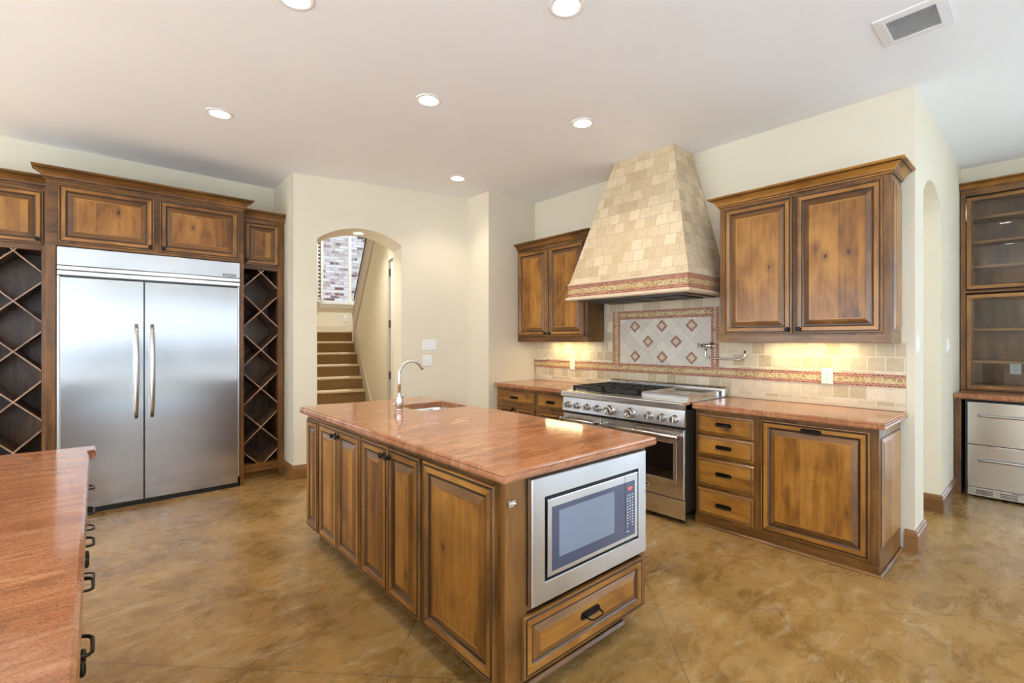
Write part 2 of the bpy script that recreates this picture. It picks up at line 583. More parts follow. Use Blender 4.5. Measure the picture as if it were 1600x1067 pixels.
def thing(name, label, cat, loc, group=None):
    o = bpy.data.objects.new(name, None)
    o.empty_display_size = .1
    o.location = loc
    COL.objects.link(o)
    o['_org'] = tuple(loc)
    o['label'] = label; o['category'] = cat
    if group: o['group'] = group
    return o


def tag(o, label, cat, group=None):
    o['label'] = label; o['category'] = cat
    if group: o['group'] = group
    return o


def struct(o):
    o['kind'] = 'structure'
    return o


def rect_ring(x0, x1, y0, y1, z, f, o):
    """rectangle grown by o on the sides flagged in f = (-x, +x, -y, +y)"""
    return [(x0 - o * f[0], y0 - o * f[2], z), (x1 + o * f[1], y0 - o * f[2], z), (x1 + o * f[1], y1 + o * f[3], z), (x0 - o * f[0], y1 + o * f[3], z)]


def crown(mb, x0, x1, y0, y1, z, f, h=.075, out=.075, m=(0, 1)):
    prof = [(0, 0, 0), (.010, 0, 1), (.010, .010, 0), (.014, .013, 1), (.018, .015, 0), (.022, .026, 0), (.034, .042, 0), (.052, .054, 0), (.060, .060, 1), (.066, .061, 0), (.075, .067, 0), (.075, .075, 0)]
    R = [rect_ring(x0, x1, y0, y1, z + q * h / .075, f, o * out / .075) for o, q, _ in prof]
    mats = [m[1] if k else m[0] for _, _, k in prof[1:]]
    mb.rings(R, mats, capm=m[0])


def worktop(name, x0, x1, y0, y1, f, label, z0=.875, z1=.915, hole=None, poly=None):
    """stone slab with an ogee edge on the flagged sides"""
    mb = MB()
    h = z1 - z0
    prof = [(-.012, 0), (-.004, 0), (0, .2), (0, .42), (-.004, .55), (-.004, .62), (-.001, .74), (-.003, .90), (-.010, 1.0)]
    R = [rect_ring(x0, x1, y0, y1, z0 + q * h, f, o) for o, q in prof]
    if hole is None:
        mb.rings(R, 0)
        return tag(mb.build(name, GRANITE, root=((x0 + x1) / 2, (y0 + y1) / 2, z0)), label, 'worktop')
    mb.rings(R, 0, cap0=False, cap1=False)
    o = mb.build(name, GRANITE, root=((x0 + x1) / 2, (y0 + y1) / 2, z0), recalc=False)
    bm = bmesh.new(); bm.from_mesh(o.data)
    bm.verts.ensure_lookup_table()
    org = Vector(o['_org'])
    hx0, hx1, hy0, hy1, r = hole
    pts = []
    for cx, cy, a0 in ((hx1 - r, hy1 - r, 0), (hx0 + r, hy1 - r, 90), (hx0 + r, hy0 + r, 180), (hx1 - r, hy0 + r, 270)):
        for k in range(7):
            a = math.radians(a0 + 15 * k); pts.append((cx + r * math.cos(a), cy + r * math.sin(a)))
    layers = []
    for z in (z0, z1):
        vs = [bm.verts.new(Vector((px, py, z)) - org) for px, py in pts]
        layers.append(vs)
        es = [bm.edges.new((vs[i], vs[(i + 1) % len(vs)])) for i in range(len(vs))]
        ring = [e for e in bm.edges if len(e.link_faces) == 1 and abs(e.verts[0].co.z - (z - org.z)) < 1e-5 and abs(e.verts[1].co.z - (z - org.z)) < 1e-5]
        bmesh.ops.triangle_fill(bm, edges=ring + es, use_beauty=True)
    n = len(pts)
    for i in range(n):
        bm.faces.new((layers[0][i], layers[0][(i + 1) % n], layers[1][(i + 1) % n], layers[1][i]))
    bmesh.ops.recalc_face_normals(bm, faces=bm.faces)
    bm.to_mesh(o.data); bm.free()
    return tag(o, label, 'worktop')


# ---- cabinet fronts.  A frame maps (u, v, w): u along the front, v up, w out of the front
def frame(side, plane):
    if side == 'W': return lambda u, v, w: (plane - w, u, v)       # front looks toward -X, u = y
    if side == 'E': return lambda u, v, w: (plane + w, u, v)       # front looks toward +X, u = y
    if side == 'S': return lambda u, v, w: (u, plane - w, v)       # front looks toward -Y, u = x


def haxis(side): return 'X' if side == 'S' else 'Y'


DOORP = [(0, 0, 'd'), (0, .013, 'd'), (.004, .018, 'd'), (.009, .0185, 'h'), (.011, .0155, 'g'), (.0145, .0155, 'g'), (.018, .020, 'g'), (.022, .020, 'd'),
         (.044, .020, 'f'), (.049, .013, 'd'), (.055, .0105, 'g'), (.060, .0105, 'g'), (.063, .0120, 'd'), (.090, .0190, 'e'), (.092, .0205, 'd'), (.100, .0205, 'b')]
DRAWP = [(0, 0, 'd'), (0, .011, 'd'), (.004, .015, 'd'), (.010, .016, 'h'), (.016, .0175, 'd'), (.019, .0200, 'g')]
PANELP = [(0, 0, 'f'), (.002, .004, 'g'), (.008, .004, 'g'), (.030, .012, 'b'), (.032, .013, 'g')]


def front_panel(side, plane, u0, u1, v0, v1, prof=DOORP, name='door', parent=None, s=1.0, horiz=False):
    fr = frame(side, plane)
    ha = haxis(side)
    mb = MB()
    R = []
    for i, h, _ in prof:
        i *= s
        R.append([fr(u0 + i, v0 + i, h), fr(u1 - i, v0 + i, h), fr(u1 - i, v1 - i, h), fr(u0 + i, v1 - i, h)])
    # slots: 0 panel, 1 frame stile, 2 frame rail, 3 glaze, 4 panel bevel rail
    code = {'f': (2, 1, 2, 1), 'h': (2, 1, 2, 1), 'd': (5, 6, 5, 6), 'g': 3, 'b': (4, 0, 4, 0), 'e': (5, 6, 5, 6)}
    mats = [code[k] for _, _, k in prof[1:]]
    mb.rings(R, mats, capm=0, cap0=False)
    mb.f.append((len(mb.v) - len(mb.v) + 0, 1, 2, 3)); mb.m.append(1); mb.sm.append(False)
    P = WOOD[ha] if horiz else WOOD['Z']
    o = mb.build(name, [P, WOOD['Z'] if not horiz else WOOD[ha], WOOD[ha], GLAZE, WOOD[ha], FRAME[ha], FRAME['Z']], parent)
    return o


def knob(side, plane, u, v, parent, r=.016):
    fr = frame(side, plane)
    c = fr(u, v, 0); a = Vector(fr(0, 0, 1)) - Vector(fr(0, 0, 0))
    mb = MB().lathe([(r, 0), (r, .003), (.007, .005), (.006, .014), (r * .85, .017), (r, .021), (r, .025), (r * .72, .029), (r * .66, .0275), (r * .3, .0275), (0, .030)], c, a, 18)
    return mb.build('knob', BRONZE, parent)


def bail_pull(side, plane, u, v, parent, w=.118, h=.030, out=.040):
    """rounded back plate with a projecting bail"""
    fr = frame(side, plane)
    mb = MB()
    r = h / 2
    pts = []
    for cx, a0 in ((w / 2 - r, -90), (-w / 2 + r, 90)):
        for k in range(9):
            a = math.radians(a0 + 22.5 * k); pts.append((cx + r * math.cos(a), r * math.sin(a)))
    R = []
    for sc, hh in ((1, 0), (1, .003), (.93, .005), (.72, .0025), (.70, .0025)):
        R.append([fr(u + (px - math.copysign(w / 2 - r, px)) * sc + math.copysign(w / 2 - r, px), v + py * sc, hh) for px, py in pts])
    mb.rings(R, 0)
    a = w / 2 - r
    path = [fr(u - a, v + .002, .002), fr(u - a, v, out * .55), fr(u - a + .004, v - .002, out * .85), fr(u - a + .014, v - .003, out), fr(u, v - .003, out * 1.02), fr(u + a - .014, v - .003, out), fr(u + a - .004, v - .002, out * .85), fr(u + a, v, out * .55), fr(u + a, v + .002, .002)]
    mb.tube(path, .0038, 10)
    return mb.build('handle', BRONZE, parent)


# ------------------------------------------------------------------ the room
CZ = 3.07
A2 = Vector((1.485, 5.02, 0)); B2 = Vector((3.315, 4.57, 0))
D2 = (B2 - A2).normalized(); N2 = Vector((-D2.y, D2.x, 0))


def hp(s, t, z):
    q = A2 + D2 * s + N2 * t
    return (q.x, q.y, z)


def h2(s, t): return hp(s, t, 0)[:2]


struct(MB().box(WEST_X - .2, 7.0, SOUTH_Y - .2, 12.5, -.12, 0).build('floor', FLOORM))
struct(MB().box(-3.5, 7.5, SOUTH_Y - 1.9, SOUTH_Y - 1.5, -.13, 1.32).build('wall_light_block', BLOCK_WALL))  # unseen dark wall, added to darken the lower refrigerator reflection
struct(MB().box(WEST_X, 6.38, SOUTH_Y, -.9, .0005, .012).build('floor_bounce_carpet', BOUNCE_CARPET))  # unseen carpet, added to bounce neutral daylight onto the ceiling
struct(MB().box(-30, 34, -34, 34, -.40, -.13).build('ground_outside', GROUNDM))

cpoly = [(WEST_X, SOUTH_Y), (6.9, SOUTH_Y), (6.9, 3.0), (4.19, 3.0), (4.19, 4.5), h2(2.7, .38), h2(2.7, 1.5), h2(-.1, 1.5), h2(-.1, .6), (1.5, 5.9), (WEST_X, 5.9)]
struct(MB().prism(cpoly, 'z', CZ, CZ + .12).build('ceiling', CEILP))

struct(MB().box(WEST_X - .15, 1.485, 5.70, 5.88, 0, CZ).build('wall_north', WALLP))
struct(MB().prism([(1.485, 5.03), h2(.003, .401)[:2], (1.60, 5.88), (1.485, 5.88)], 'z', 0, CZ).build('wall_jog', WALLP))


def arch_pts(a0, a1, zs, za, n=20):
    """points of a segmental arch head from a0 to a1"""
    w = (a1 - a0) / 2; rise = za - zs
    R = (w * w + rise * rise) / (2 * rise)
    c = (a0 + a1) / 2; cz = za - R
    out = []
    for k in range(n + 1):
        x = a0 + (a1 - a0) * k / n
        out.append((x, cz + math.sqrt(max(R * R - (x - c) ** 2, 0))))
    return out


L2 = (B2 - A2).length
mb = MB(lambda s, t, z: hp(s, t, z))
mb.prism([(0, 0), (.225, 0)] + arch_pts(.225, 1.094, 2.434, 2.58) + [(1.094, 0), (L2, 0), (L2, CZ), (0, CZ)], 'y', 0, .40)
struct(mb.build('wall_archway', WALLP))
struct(MB().prism([(3.315, 4.58), (3.325, 4.19), (4.05, 4.19), (4.05, 4.34), (3.46, 4.34), (3.41, 4.95)], 'z', 0, CZ).build('wall_northeast', WALLP))
struct(MB().box(4.05, 4.19, 1.0, 4.34, 0, CZ).build('wall_east', WALLP))
struct(MB().prism([(4.05, 0), (4.36, 0)] + arch_pts(4.36, 5.135, 2.437, 2.585) + [(5.135, 0), (6.62, 0), (6.62, CZ), (4.05, CZ)], 'y', .6, 1.0).build('wall_passage', WALLP))
struct(MB().box(4.19, 6.9, 2.6, 2.75, 0, CZ).build('wall_pantry', WALLP))
struct(MB().box(6.62, 6.80, -.45, 1.0, 0, CZ).build('wall_alcove', WALLP))
struct(MB().box(6.40, 6.62, -.29, .6, 2.895, CZ).build('wall_soffit', WALLP))
struct(MB().box(6.40, 6.62, -.45, -.29, 0, CZ).build('wall_alcove_end', WALLP))


def wall_with_windows(name, wins, lo, hi, plane0, plane1, axis):
    mb = MB()
    wins = sorted(wins)
    x = lo

    def bx(a, b, c, d):
        if axis == 'x': mb.box(a, b, plane0, plane1, c, d)
        else: mb.box(plane0, plane1, a, b, c, d)
    for a, b, c, d in wins:
        bx(x, a, 0, CZ); bx(a, b, d, CZ)
        if c > 0: bx(a, b, 0, c)
        x = b
    bx(x, hi, 0, CZ)
    return struct(mb.build(name, WALLP))


wall_with_windows('wall_south', SOUTH_WINDOWS, WEST_X - .15, 6.9, SOUTH_Y - .15, SOUTH_Y, 'x')
wall_with_windows('wall_west', WEST_WINDOWS, SOUTH_Y, 5.7, WEST_X - .15, WEST_X, 'y')
wall_with_windows('wall_far_east', EAST_WINDOWS, SOUTH_Y, -.45, 6.40, 6.62, 'y')
wi = 2
for wins, ax in ((SOUTH_WINDOWS, 'x'), (WEST_WINDOWS, 'y'), (EAST_WINDOWS, 'e')):
    for a, b, c, d in wins:
        mb = MB()
        p0, p1 = {'x': (SOUTH_Y - .09, SOUTH_Y - .04), 'y': (WEST_X - .09, WEST_X - .04), 'e': (6.50, 6.55)}[ax]
        segs = [(a, a + .06, c, d), (b - .06, b, c, d), (a, b, c, c + .06), (a, b, d - .06, d), ((a + b) / 2 - .03, (a + b) / 2 + .03, c, d)]
        for e, f, g_, h_ in segs:
            if ax == 'x': mb.box(e, f, p0, p1, g_, h_)
            else: mb.box(p0, p1, e, f, g_, h_)
        wo = struct(mb.build('window_%d' % wi, WHITETRIM)); wi += 1
        if c == .72:
            MB().box(a + .06, b - .06, SOUTH_Y - .035, SOUTH_Y - .033, 1.30, d - .02).build('added_roller_shade', ADDED_SHADE, wo)  # unseen shade, added to dim the window mirrored in the refrigerator
            MB().box(a - .05, b + .05, SOUTH_Y - .03, SOUTH_Y + .06, c - .10, c).build('window_sill', WHITETRIM, wo)


def sweep(path, prof, mb, m=0):
    """profile (offset to the right of the path, z) mitred along a plan path"""
    n = len(path)
    P = [Vector(p) for p in path]
    R = []
    for i in range(n):
        d0 = (P[i] - P[i - 1]).normalized() if i > 0 else (P[1] - P[0]).normalized()
        d1 = (P[i + 1] - P[i]).normalized() if i < n - 1 else d0
        n0 = Vector((d0.y, -d0.x)); n1 = Vector((d1.y, -d1.x))
        b = (n0 + n1).normalized(); b = b / max(b.dot(n0), .2)
        R.append([(P[i].x + b.x * o, P[i].y + b.y * o, z) for o, z in prof])
    mb.rings(R, m)


BBP = [(0, 0), (.018, 0), (.018, .108), (.013, .114), (.015, .120), (.012, .132), (.005, .140), (0, .140)]


def baseboard(name, path, ax):
    mb = MB(); sweep(path, BBP, mb)
    return struct(mb.build(name, BASEB[ax]))


baseboard('baseboard_north', [(1.485, 5.355), (1.485, 5.02), h2(.225, 0), h2(.225, .40)], 'X')
baseboard('baseboard_archway', [h2(1.094, .40), h2(1.094, 0), h2(L2, 0), (3.325, 4.19), (3.43, 4.19)], 'X')
baseboard('baseboard_east', [(4.05, .652), (4.05, .60), (4.36, .60), (4.36, 1.0)], 'Y')
baseboard('baseboard_passage', [(5.135, 1.0), (5.135, .60), (5.93, .60)], 'Y')

# ---- stairwell beyond the archway (hall frame: s along the arch wall, t into the hall)
HX = lambda s, t, z: hp(s, t, z)
SW = 1.22
struct(MB(HX).box(-.10, .06, .40, 5.0, 0, 5.3).build('wall_stair_left', WALLP))
mb = MB(HX)
mb.prism([(.40, 0), (.45, 0), (.45, 2.45), (1.13, 2.45), (1.13, 0), (4.05, 0), (4.05, 1.50), (1.5, 3.45), (1.5, CZ), (.40, CZ)], 'x', SW, SW + .12)
struct(mb.build('wall_stair_right', WALLP))
mb = MB(HX)
WS0, WS1, WZ0, WZ1 = .76, 2.1, 2.16, 4.2
mb.box(-.10, WS0, 5.0, 5.15, 0, 5.3).box(WS1, 2.7, 5.0, 5.15, 0, 5.3).box(WS0, WS1, 5.0, 5.15, 0, WZ0).box(WS0, WS1, 5.0, 5.15, WZ1, 5.3)
mb.box(-4, 7, 5.0, 5.15, 5.42, 8.6)  # unseen upper wall, added to keep sun off the brick outside
struct(mb.build('wall_stair_back', WALLP))
struct(MB(HX).box(2.55, 2.7, .40, 5.0, 0, 5.3).build('wall_stair_far', WALLP))
struct(MB(HX).box(.06, 2.55, 1.38, 1.5, CZ + .12, 5.3).build('wall_stair_front', WALLP))
struct(MB(HX).box(-.10, 2.7, 1.38, 5.15, 5.3, 5.42).build('ceiling_stair', CEILP))
mb = MB(HX)
mb.box(WS0, WS0 + .035, 5.02, 5.08, WZ0, WZ1).box(WS1 - .05, WS1, 5.02, 5.08, WZ0, WZ1).box(WS0, WS1, 5.02, 5.08, WZ0, WZ0 + .04).box(WS0, WS1, 5.02, 5.08, WZ1 - .04, WZ1)
mb.box(1.28, 1.335, 5.015, 5.085, WZ0, WZ1)
w1 = struct(mb.build('window_1', WHITETRIM))
MB(HX).box(WS0 + .035, WS1 - .05, 5.045, 5.051, WZ0 + .04, WZ1 - .04).build('pane', GLASS, w1)
MB(HX).box(.70, 2.12, 4.93, 5.02, WZ0 - .035, WZ0).box(.72, 2.1, 4.98, 5.0, WZ0 - .11, WZ0 - .035).build('window_sill', WHITETRIM, w1)
area('daylight_portal', hp((WS0 + WS1) / 2, 5.2, (WZ0 + WZ1) / 2), (PI / 2, 0, PI + math.atan2(D2.y, D2.x)), WS1 - WS0, WZ1 - WZ0, 1, (1, 1, 1), True)
struct(MB(HX).box(-2.5, 5.0, 7.4, 7.7, -.1, 6.5).build('wall_outside', BRICK))
# folded louvred shutter
t = thing('window_shutter', 'white louvred shutter folded open at the left of the stair window', 'shutter', hp(.72, 4.97, WZ0))
MB(HX).box(.665, .685, 4.90, 4.998, WZ0, 3.5).box(.735, .755, 4.90, 4.998, WZ0, 3.5).box(.665, .755, 4.90, 4.998, 3.46, 3.5).box(.665, .755, 4.90, 4.998, WZ0, WZ0 + .04).build('frame', WHITETRIM, t)
mb = MB(HX)
z = WZ0 + .06
while z < 3.44:
    mb.prism([(4.915, z), (4.985, z + .045), (4.985, z + .053), (4.915, z + .008)], 'x', .685, .735); z += .075
mb.build('louvers', WHITETRIM, t)
# staircase
RZ, T1 = .196, 2.73 - .52
t = thing('staircase', 'brown carpeted staircase with tan nosings seen through the archway', 'stairs', hp(.63, T1, 0))
for j in range(1, 9):
    tn = T1 + .26 * (j - 1)
    dep = .30 if j < 8 else .94
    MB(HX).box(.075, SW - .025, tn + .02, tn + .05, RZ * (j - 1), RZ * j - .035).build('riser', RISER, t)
    mb = MB(HX)
    e = RZ * j
    mb.prism([(tn + dep, e), (tn + .012, e), (tn + .002, e - .007), (tn - .002, e - .018), (tn + .002, e - .030), (tn + .012, e - .036), (tn + dep, e - .036)], 'x', .075, SW - .022, smooth=False)
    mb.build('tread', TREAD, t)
mb = MB(HX)
sl = RZ / .26
za = lambda tt: RZ + (tt - T1) * sl
mb.prism([(T1 - .15, 0), (T1 + .1, 0), (4.0, za(4.0) - .35), (4.0, za(4.0) + .19), (T1 - .15, za(T1 - .15) + .19)], 'x', SW - .020, SW - .001)
mb.build('skirt_board', PAINTTRIM, t)
# upper flight stringer with its railing
zl = lambda tt: 2.876 - .76 * (tt - 2.128)
mb = MB(HX)
mb.prism([(4.02, zl(4.02)), (1.55, zl(1.55)), (1.55, zl(1.55) + .40), (4.02, zl(4.02) + .40)], 'x', SW - .018, SW - .001)
mb.build('stringer_board', simple('beige_stringer', (.50, .42, .33), .5), t)
MB(HX).prism([(4.02, zl(4.02) + .40), (1.55, zl(1.55) + .40), (1.55, zl(1.55) + .45), (4.02, zl(4.02) + .45)], 'x', SW - .03, SW + .05).build('cap', PAINTTRIM, t)
MB(HX).tube([(SW + .02, 4.0, zl(4.0) + .72), (SW + .02, 1.6, zl(1.6) + .72)], .022, 8).build('handrail', RAILMETAL, t)
for k in range(12):
    tt = 3.95 - k * .2
    MB(HX).tube([(SW + .02, tt, zl(tt) + .445), (SW + .02, tt, zl(tt) + .72)], .009, 6).build('baluster', RAILMETAL, t)
# landing baseboard and outlet
MB_ = MB(HX).box(.06, SW - .02, 4.978, 4.998, RZ * 8, RZ * 8 + .11)
struct(MB_.build('baseboard_landing', PAINTTRIM))
# hall door in the right wall
mb = MB(HX)
c0 = SW - .02
mb.box(c0, SW, .36 + .045, .47, 0, 2.54).box(c0, SW, 1.11, 1.20, 0, 2.54).box(c0, SW, .405, 1.20, 2.45, 2.54)
d1 = struct(mb.build('door_1', PAINTTRIM))
mb = MB(HX)
mb.box(SW + .01, SW + .045, .475, 1.105, .01, 2.445)
dl = mb.build('door_leaf', WHITETRIM, d1)
mb = MB(HX)
for z0_, z1_ in ((.25, .80), (1.0, 1.75)):
    for q0, q1 in ((.55, .76), (.82, 1.03)):
        mb.rings([[(SW + .0105, q0 + i, z0_ + i), (SW + .0105, q1 - i, z0_ + i), (SW + .0105, q1 - i, z1_ - i), (SW + .0105, q0 + i, z1_ - i)] if k == 0 else [(SW + .009 - .004 * k, q0 + i, z0_ + i), (SW + .009 - .004 * k, q1 - i, z0_ + i), (SW + .009 - .004 * k, q1 - i, z1_ - i), (SW + .009 - .004 * k, q0 + i, z1_ - i)] for k, i in enumerate((0, .03))], 0)
ap = arch_pts(.55, 1.03, 2.13, 2.30, 10)
mb.prism([(.55, 1.85)] + ap + [(1.03, 1.85)], 'x', SW + .004, SW + .0105)
mb.build('panel', WHITETRIM, d1)
for hz in (.25, .93, 1.61, 2.29):
    MB(HX).box(SW - .012, SW + .008, 1.090, 1.122, hz - .05, hz + .05).build('hinge', simple('bronze_hinge', (.10, .06, .035), .4, .6) if hz == .25 else bpy.data.materials['bronze_hinge'], d1)
MB(HX).lathe([(.028, 0), (.028, .006), (.01, .010), (.01, .030), (.024, .040), (.028, .052), (.02, .062), (0, .064)], (SW + .01, .60, .90), (-1, 0, 0), 16).build('knob', BRONZE, d1)

# ------------------------------------------------------------------ wall plates


def hall_frame(s, z): return lambda u, v, w: hp(s + u, -w, z + v)


def plate(name, label, fr, w, h, kind, matl, cat, group=None, gangs=1, org=None):
    t = thing(name, label, cat, fr(0, -h / 2, 0), group)
    mb = MB()
    R = [[fr(-w / 2 + i, -h / 2 + i, d), fr(w / 2 - i, -h / 2 + i, d), fr(w / 2 - i, h / 2 - i, d), fr(-w / 2 + i, h / 2 - i, d)] for i, d in ((0, 0), (0, .003), (.004, .006))]
    mb.rings(R, 0); mb.build('face_plate', matl, t)
    for k in range(gangs):
        uc = (k - (gangs - 1) / 2) * .046
        if kind == 'outlet':
            for vc in (.02, -.02):
                m2 = MB(); pts = [(uc + .017 * math.cos(a * PI / 8), vc + .014 * math.sin(a * PI / 8)) for a in range(16)]
                m2.rings([[fr(a, b, .006) for a, b in pts], [fr(a, b, .008) for a, b in pts]], 0)
                so = m2.build('socket', matl, t)
                m3 = MB()
                for du, dv, sw, sh in ((-.007, .003, .0016, .004), (.007, .003, .0016, .005), (0, -.007, .0026, .0026)):
                    q = [(uc + du - sw, vc + dv - sh), (uc + du + sw, vc + dv - sh), (uc + du + sw, vc + dv + sh), (uc + du - sw, vc + dv + sh)]
                    m3.rings([[fr(a, b, .0078) for a, b in q], [fr(a, b, .0086) for a, b in q]], 0)
                m3.build('slot', SLOT, so)
        elif kind == 'rocker':
            m2 = MB()
            m2.rings([[fr(uc - .016, -.033, .006), fr(uc + .016, -.033, .006), fr(uc + .016, .033, .006), fr(uc - .016, .033, .006)],
                      [fr(uc - .015, -.032, .0105), fr(uc + .015, -.032, .0105), fr(uc + .015, .032, .0075), fr(uc - .015, .032, .0075)]], 0)
            m2.build('switch', matl, t)
        else:
            m2 = MB(); m2.rings([[fr(-.03, -.03, .006), fr(.03, -.03, .006), fr(.03, .03, .006), fr(-.03, .03, .006)], [fr(-.028, -.028, .010), fr(.028, -.028, .010), fr(.028, .028, .010), fr(-.028, .028, .010)]], 0)
            m2.build('keypad', matl, t)
    return t


def off(fr, u0, v0): return lambda u, v, w: fr(u + u0, v + v0, w)


FW = frame('W', 4.0275)
plate('wall_outlet', 'ivory double outlet in the mosaic band above the right counter', off(FW, 1.092, 1.131), .073, .117, 'outlet', IVORY, 'outlet')
plate('wall_outlet', 'ivory double outlet in the mosaic band above the left counter', off(FW, 3.562, 1.123), .073, .117, 'outlet', IVORY, 'outlet')
plate('light_switch', 'white triple switch plate right of the archway, above the keypad', hall_frame(1.414, 1.339), .165, .118, 'rocker', WHITEPL, 'switch', gangs=3)
plate('wall_keypad', 'white square keypad plate right of the archway, under the switches', hall_frame(1.389, 1.162), .114, .118, 'keypad', WHITEPL, 'keypad')
HB = lambda u, v, w: hp(1.262 - .045 + u, 4.998 - w, 1.83 + v)
plate('wall_outlet', 'white outlet on the landing wall below the stair window', HB, .075, .12, 'outlet', WHITEPL, 'outlet')
FS = frame('S', .60)
plate('light_switch', 'white switch plate on the wall corner beside the range cabinets', off(FS, 4.144, 1.369), .075, .12, 'rocker', WHITEPL, 'switch')
plate('light_switch', 'white switch plate between the arched passage and the glass cabinet', off(FS, 5.52, 1.345), .12, .12, 'rocker', WHITEPL, 'switch', gangs=2)

# ------------------------------------------------------------------ ceiling


def can_light(x, y, label, z=CZ, r=.075, power=26, color=(1.0, .88, .70)):
    t = thing('ceiling_light', label, 'ceiling light', (x, y, z), 'recessed ceiling lights')
    MB().lathe([(r * .86, -.0005), (r * .88, -.006), (r * 1.15, -.006), (r * 1.22, -.003), (r * 1.22, -.0005)], (x, y, z), (0, 0, 1), 28, cap0=False, cap1=False).build('trim_ring', CANTRIM, t)
    MB().lathe([(r * .87, -.002), (r * .5, -.0035), (0, -.004)], (x, y, z), (0, 0, 1), 24, cap0=False).build('lens', LENS, t)
    l = bpy.data.lights.new('can_lamp', 'SPOT'); l.energy = power; l.color = color; l.spot_size = math.radians(125); l.spot_blend = .8; l.shadow_soft_size = .06
    o = bpy.data.objects.new('can_lamp', l); o.parent = t; o.location = (0, 0, -.02); COL.objects.link(o)
    return t


can_light(.69, 4.07, 'recessed ceiling light nearest the refrigerator cabinet')
can_light(1.75, 2.88, 'recessed ceiling light over the middle of the island')
can_light(2.83, 2.40, 'recessed ceiling light nearest the tiled range hood')
can_light(2.82, 4.07, 'recessed ceiling light by the corner right of the archway')
can_light(1.775, 1.61, 'recessed ceiling light cut by the top edge of the photo, over the island end')
can_light(.734, 2.45, 'recessed ceiling light barely showing at the top edge, left of the island')
can_light(2.83, .45, 'recessed ceiling light near the ceiling vent, outside the frame')
can_light(.67, .50, 'recessed ceiling light overhead behind the picture, outside the frame')
hx = hp(.67, .22, 0)
can_light(hx[0], hx[1], 'small recessed light in the underside of the archway', z=2.578, r=.055, power=10)

hx = hp(.62, 1.0, 0)
can_light(hx[0], hx[1], 'added fill light in the hall ceiling before the stairs, out of sight above the archway', power=85, color=(1, .95, .88))  # unseen lamp, added to brighten the hall and stairs
hx = hp(1.5, 3.6, 0)
can_light(hx[0], hx[1], 'added fill light high over the stair landing, out of sight', z=5.3, power=420, color=(.92, .96, 1))  # unseen lamp, added to lift the stairwell walls with cool light

t = thing('ceiling_vent', 'white louvred air vent in the ceiling, upper right', 'air vent', (3.24, .49, CZ))
mb = MB()
vx0, vx1, vy0, vy1 = 3.085, 3.40, .34, .635
for i0, i1 in (((vx0, vx1, vy0, vy1), (vx0 + .05, vx1 - .05, vy0 + .05, vy1 - .05)),):
    R = [rect_ring(vx0, vx1, vy0, vy1, CZ - .0005, (1, 1, 1, 1), 0), rect_ring(vx0, vx1, vy0, vy1, CZ - .007, (1, 1, 1, 1), 0), rect_ring(vx0 + .045, vx1 - .045, vy0 + .045, vy1 - .045, CZ - .012, (1, 1, 1, 1), 0), rect_ring(vx0 + .05, vx1 - .05, vy0 + .05, vy1 - .05, CZ - .0005, (1, 1, 1, 1), 0)]
    mb.rings(R, 0, cap0=False, cap1=False)
mb.build('frame', CANTRIM, t)
MB().box(vx0 + .045, vx1 - .045, vy0 + .045, vy1 - .045, CZ - .002, CZ - .0006).build('duct', BLACK, t)
mb = MB()
k = 0
x = vx0 + .055
while x < vx1 - .055:
    mb.prism([(x + .008, CZ - .0025), (x, CZ - .011), (x + .003, CZ - .011), (x + .011, CZ - .0025)], 'y', vy0 + .048, vy1 - .048); x += .0145
mb.build('louvers', CANTRIM, t)

# ------------------------------------------------------------------ refrigerator wall
YF = 5.13
t = thing('fridge_cabinet', 'knotty alder cabinet surround over the wide steel refrigerator', 'cabinet', (.39, 5.4, 0))
for a, b in ((-.292, -.232), (1.040, 1.072)): MB().box(a, b, YF, 5.695, 0, 2.135).build('side_panel', FRAME['Z'], t, .002)
MB().box(-.292, 1.072, YF, 5.695, 2.135, 2.64).build('body', FRAME['X'], t, .002)
mb = MB(); crown(mb, -.292, 1.072, YF, 5.200, 2.64, (1, 1, 1, 0), h=.092)
mb.build('crown', [FRAME['X'], GLAZE], t)
for u0, u1, ku in ((-.222, .381, .354), (.417, 1.026, .446)):
    d = front_panel('S', YF, u0, u1, 2.158, 2.612, parent=t)
    knob('S', YF - .02, ku, 2.193, d)


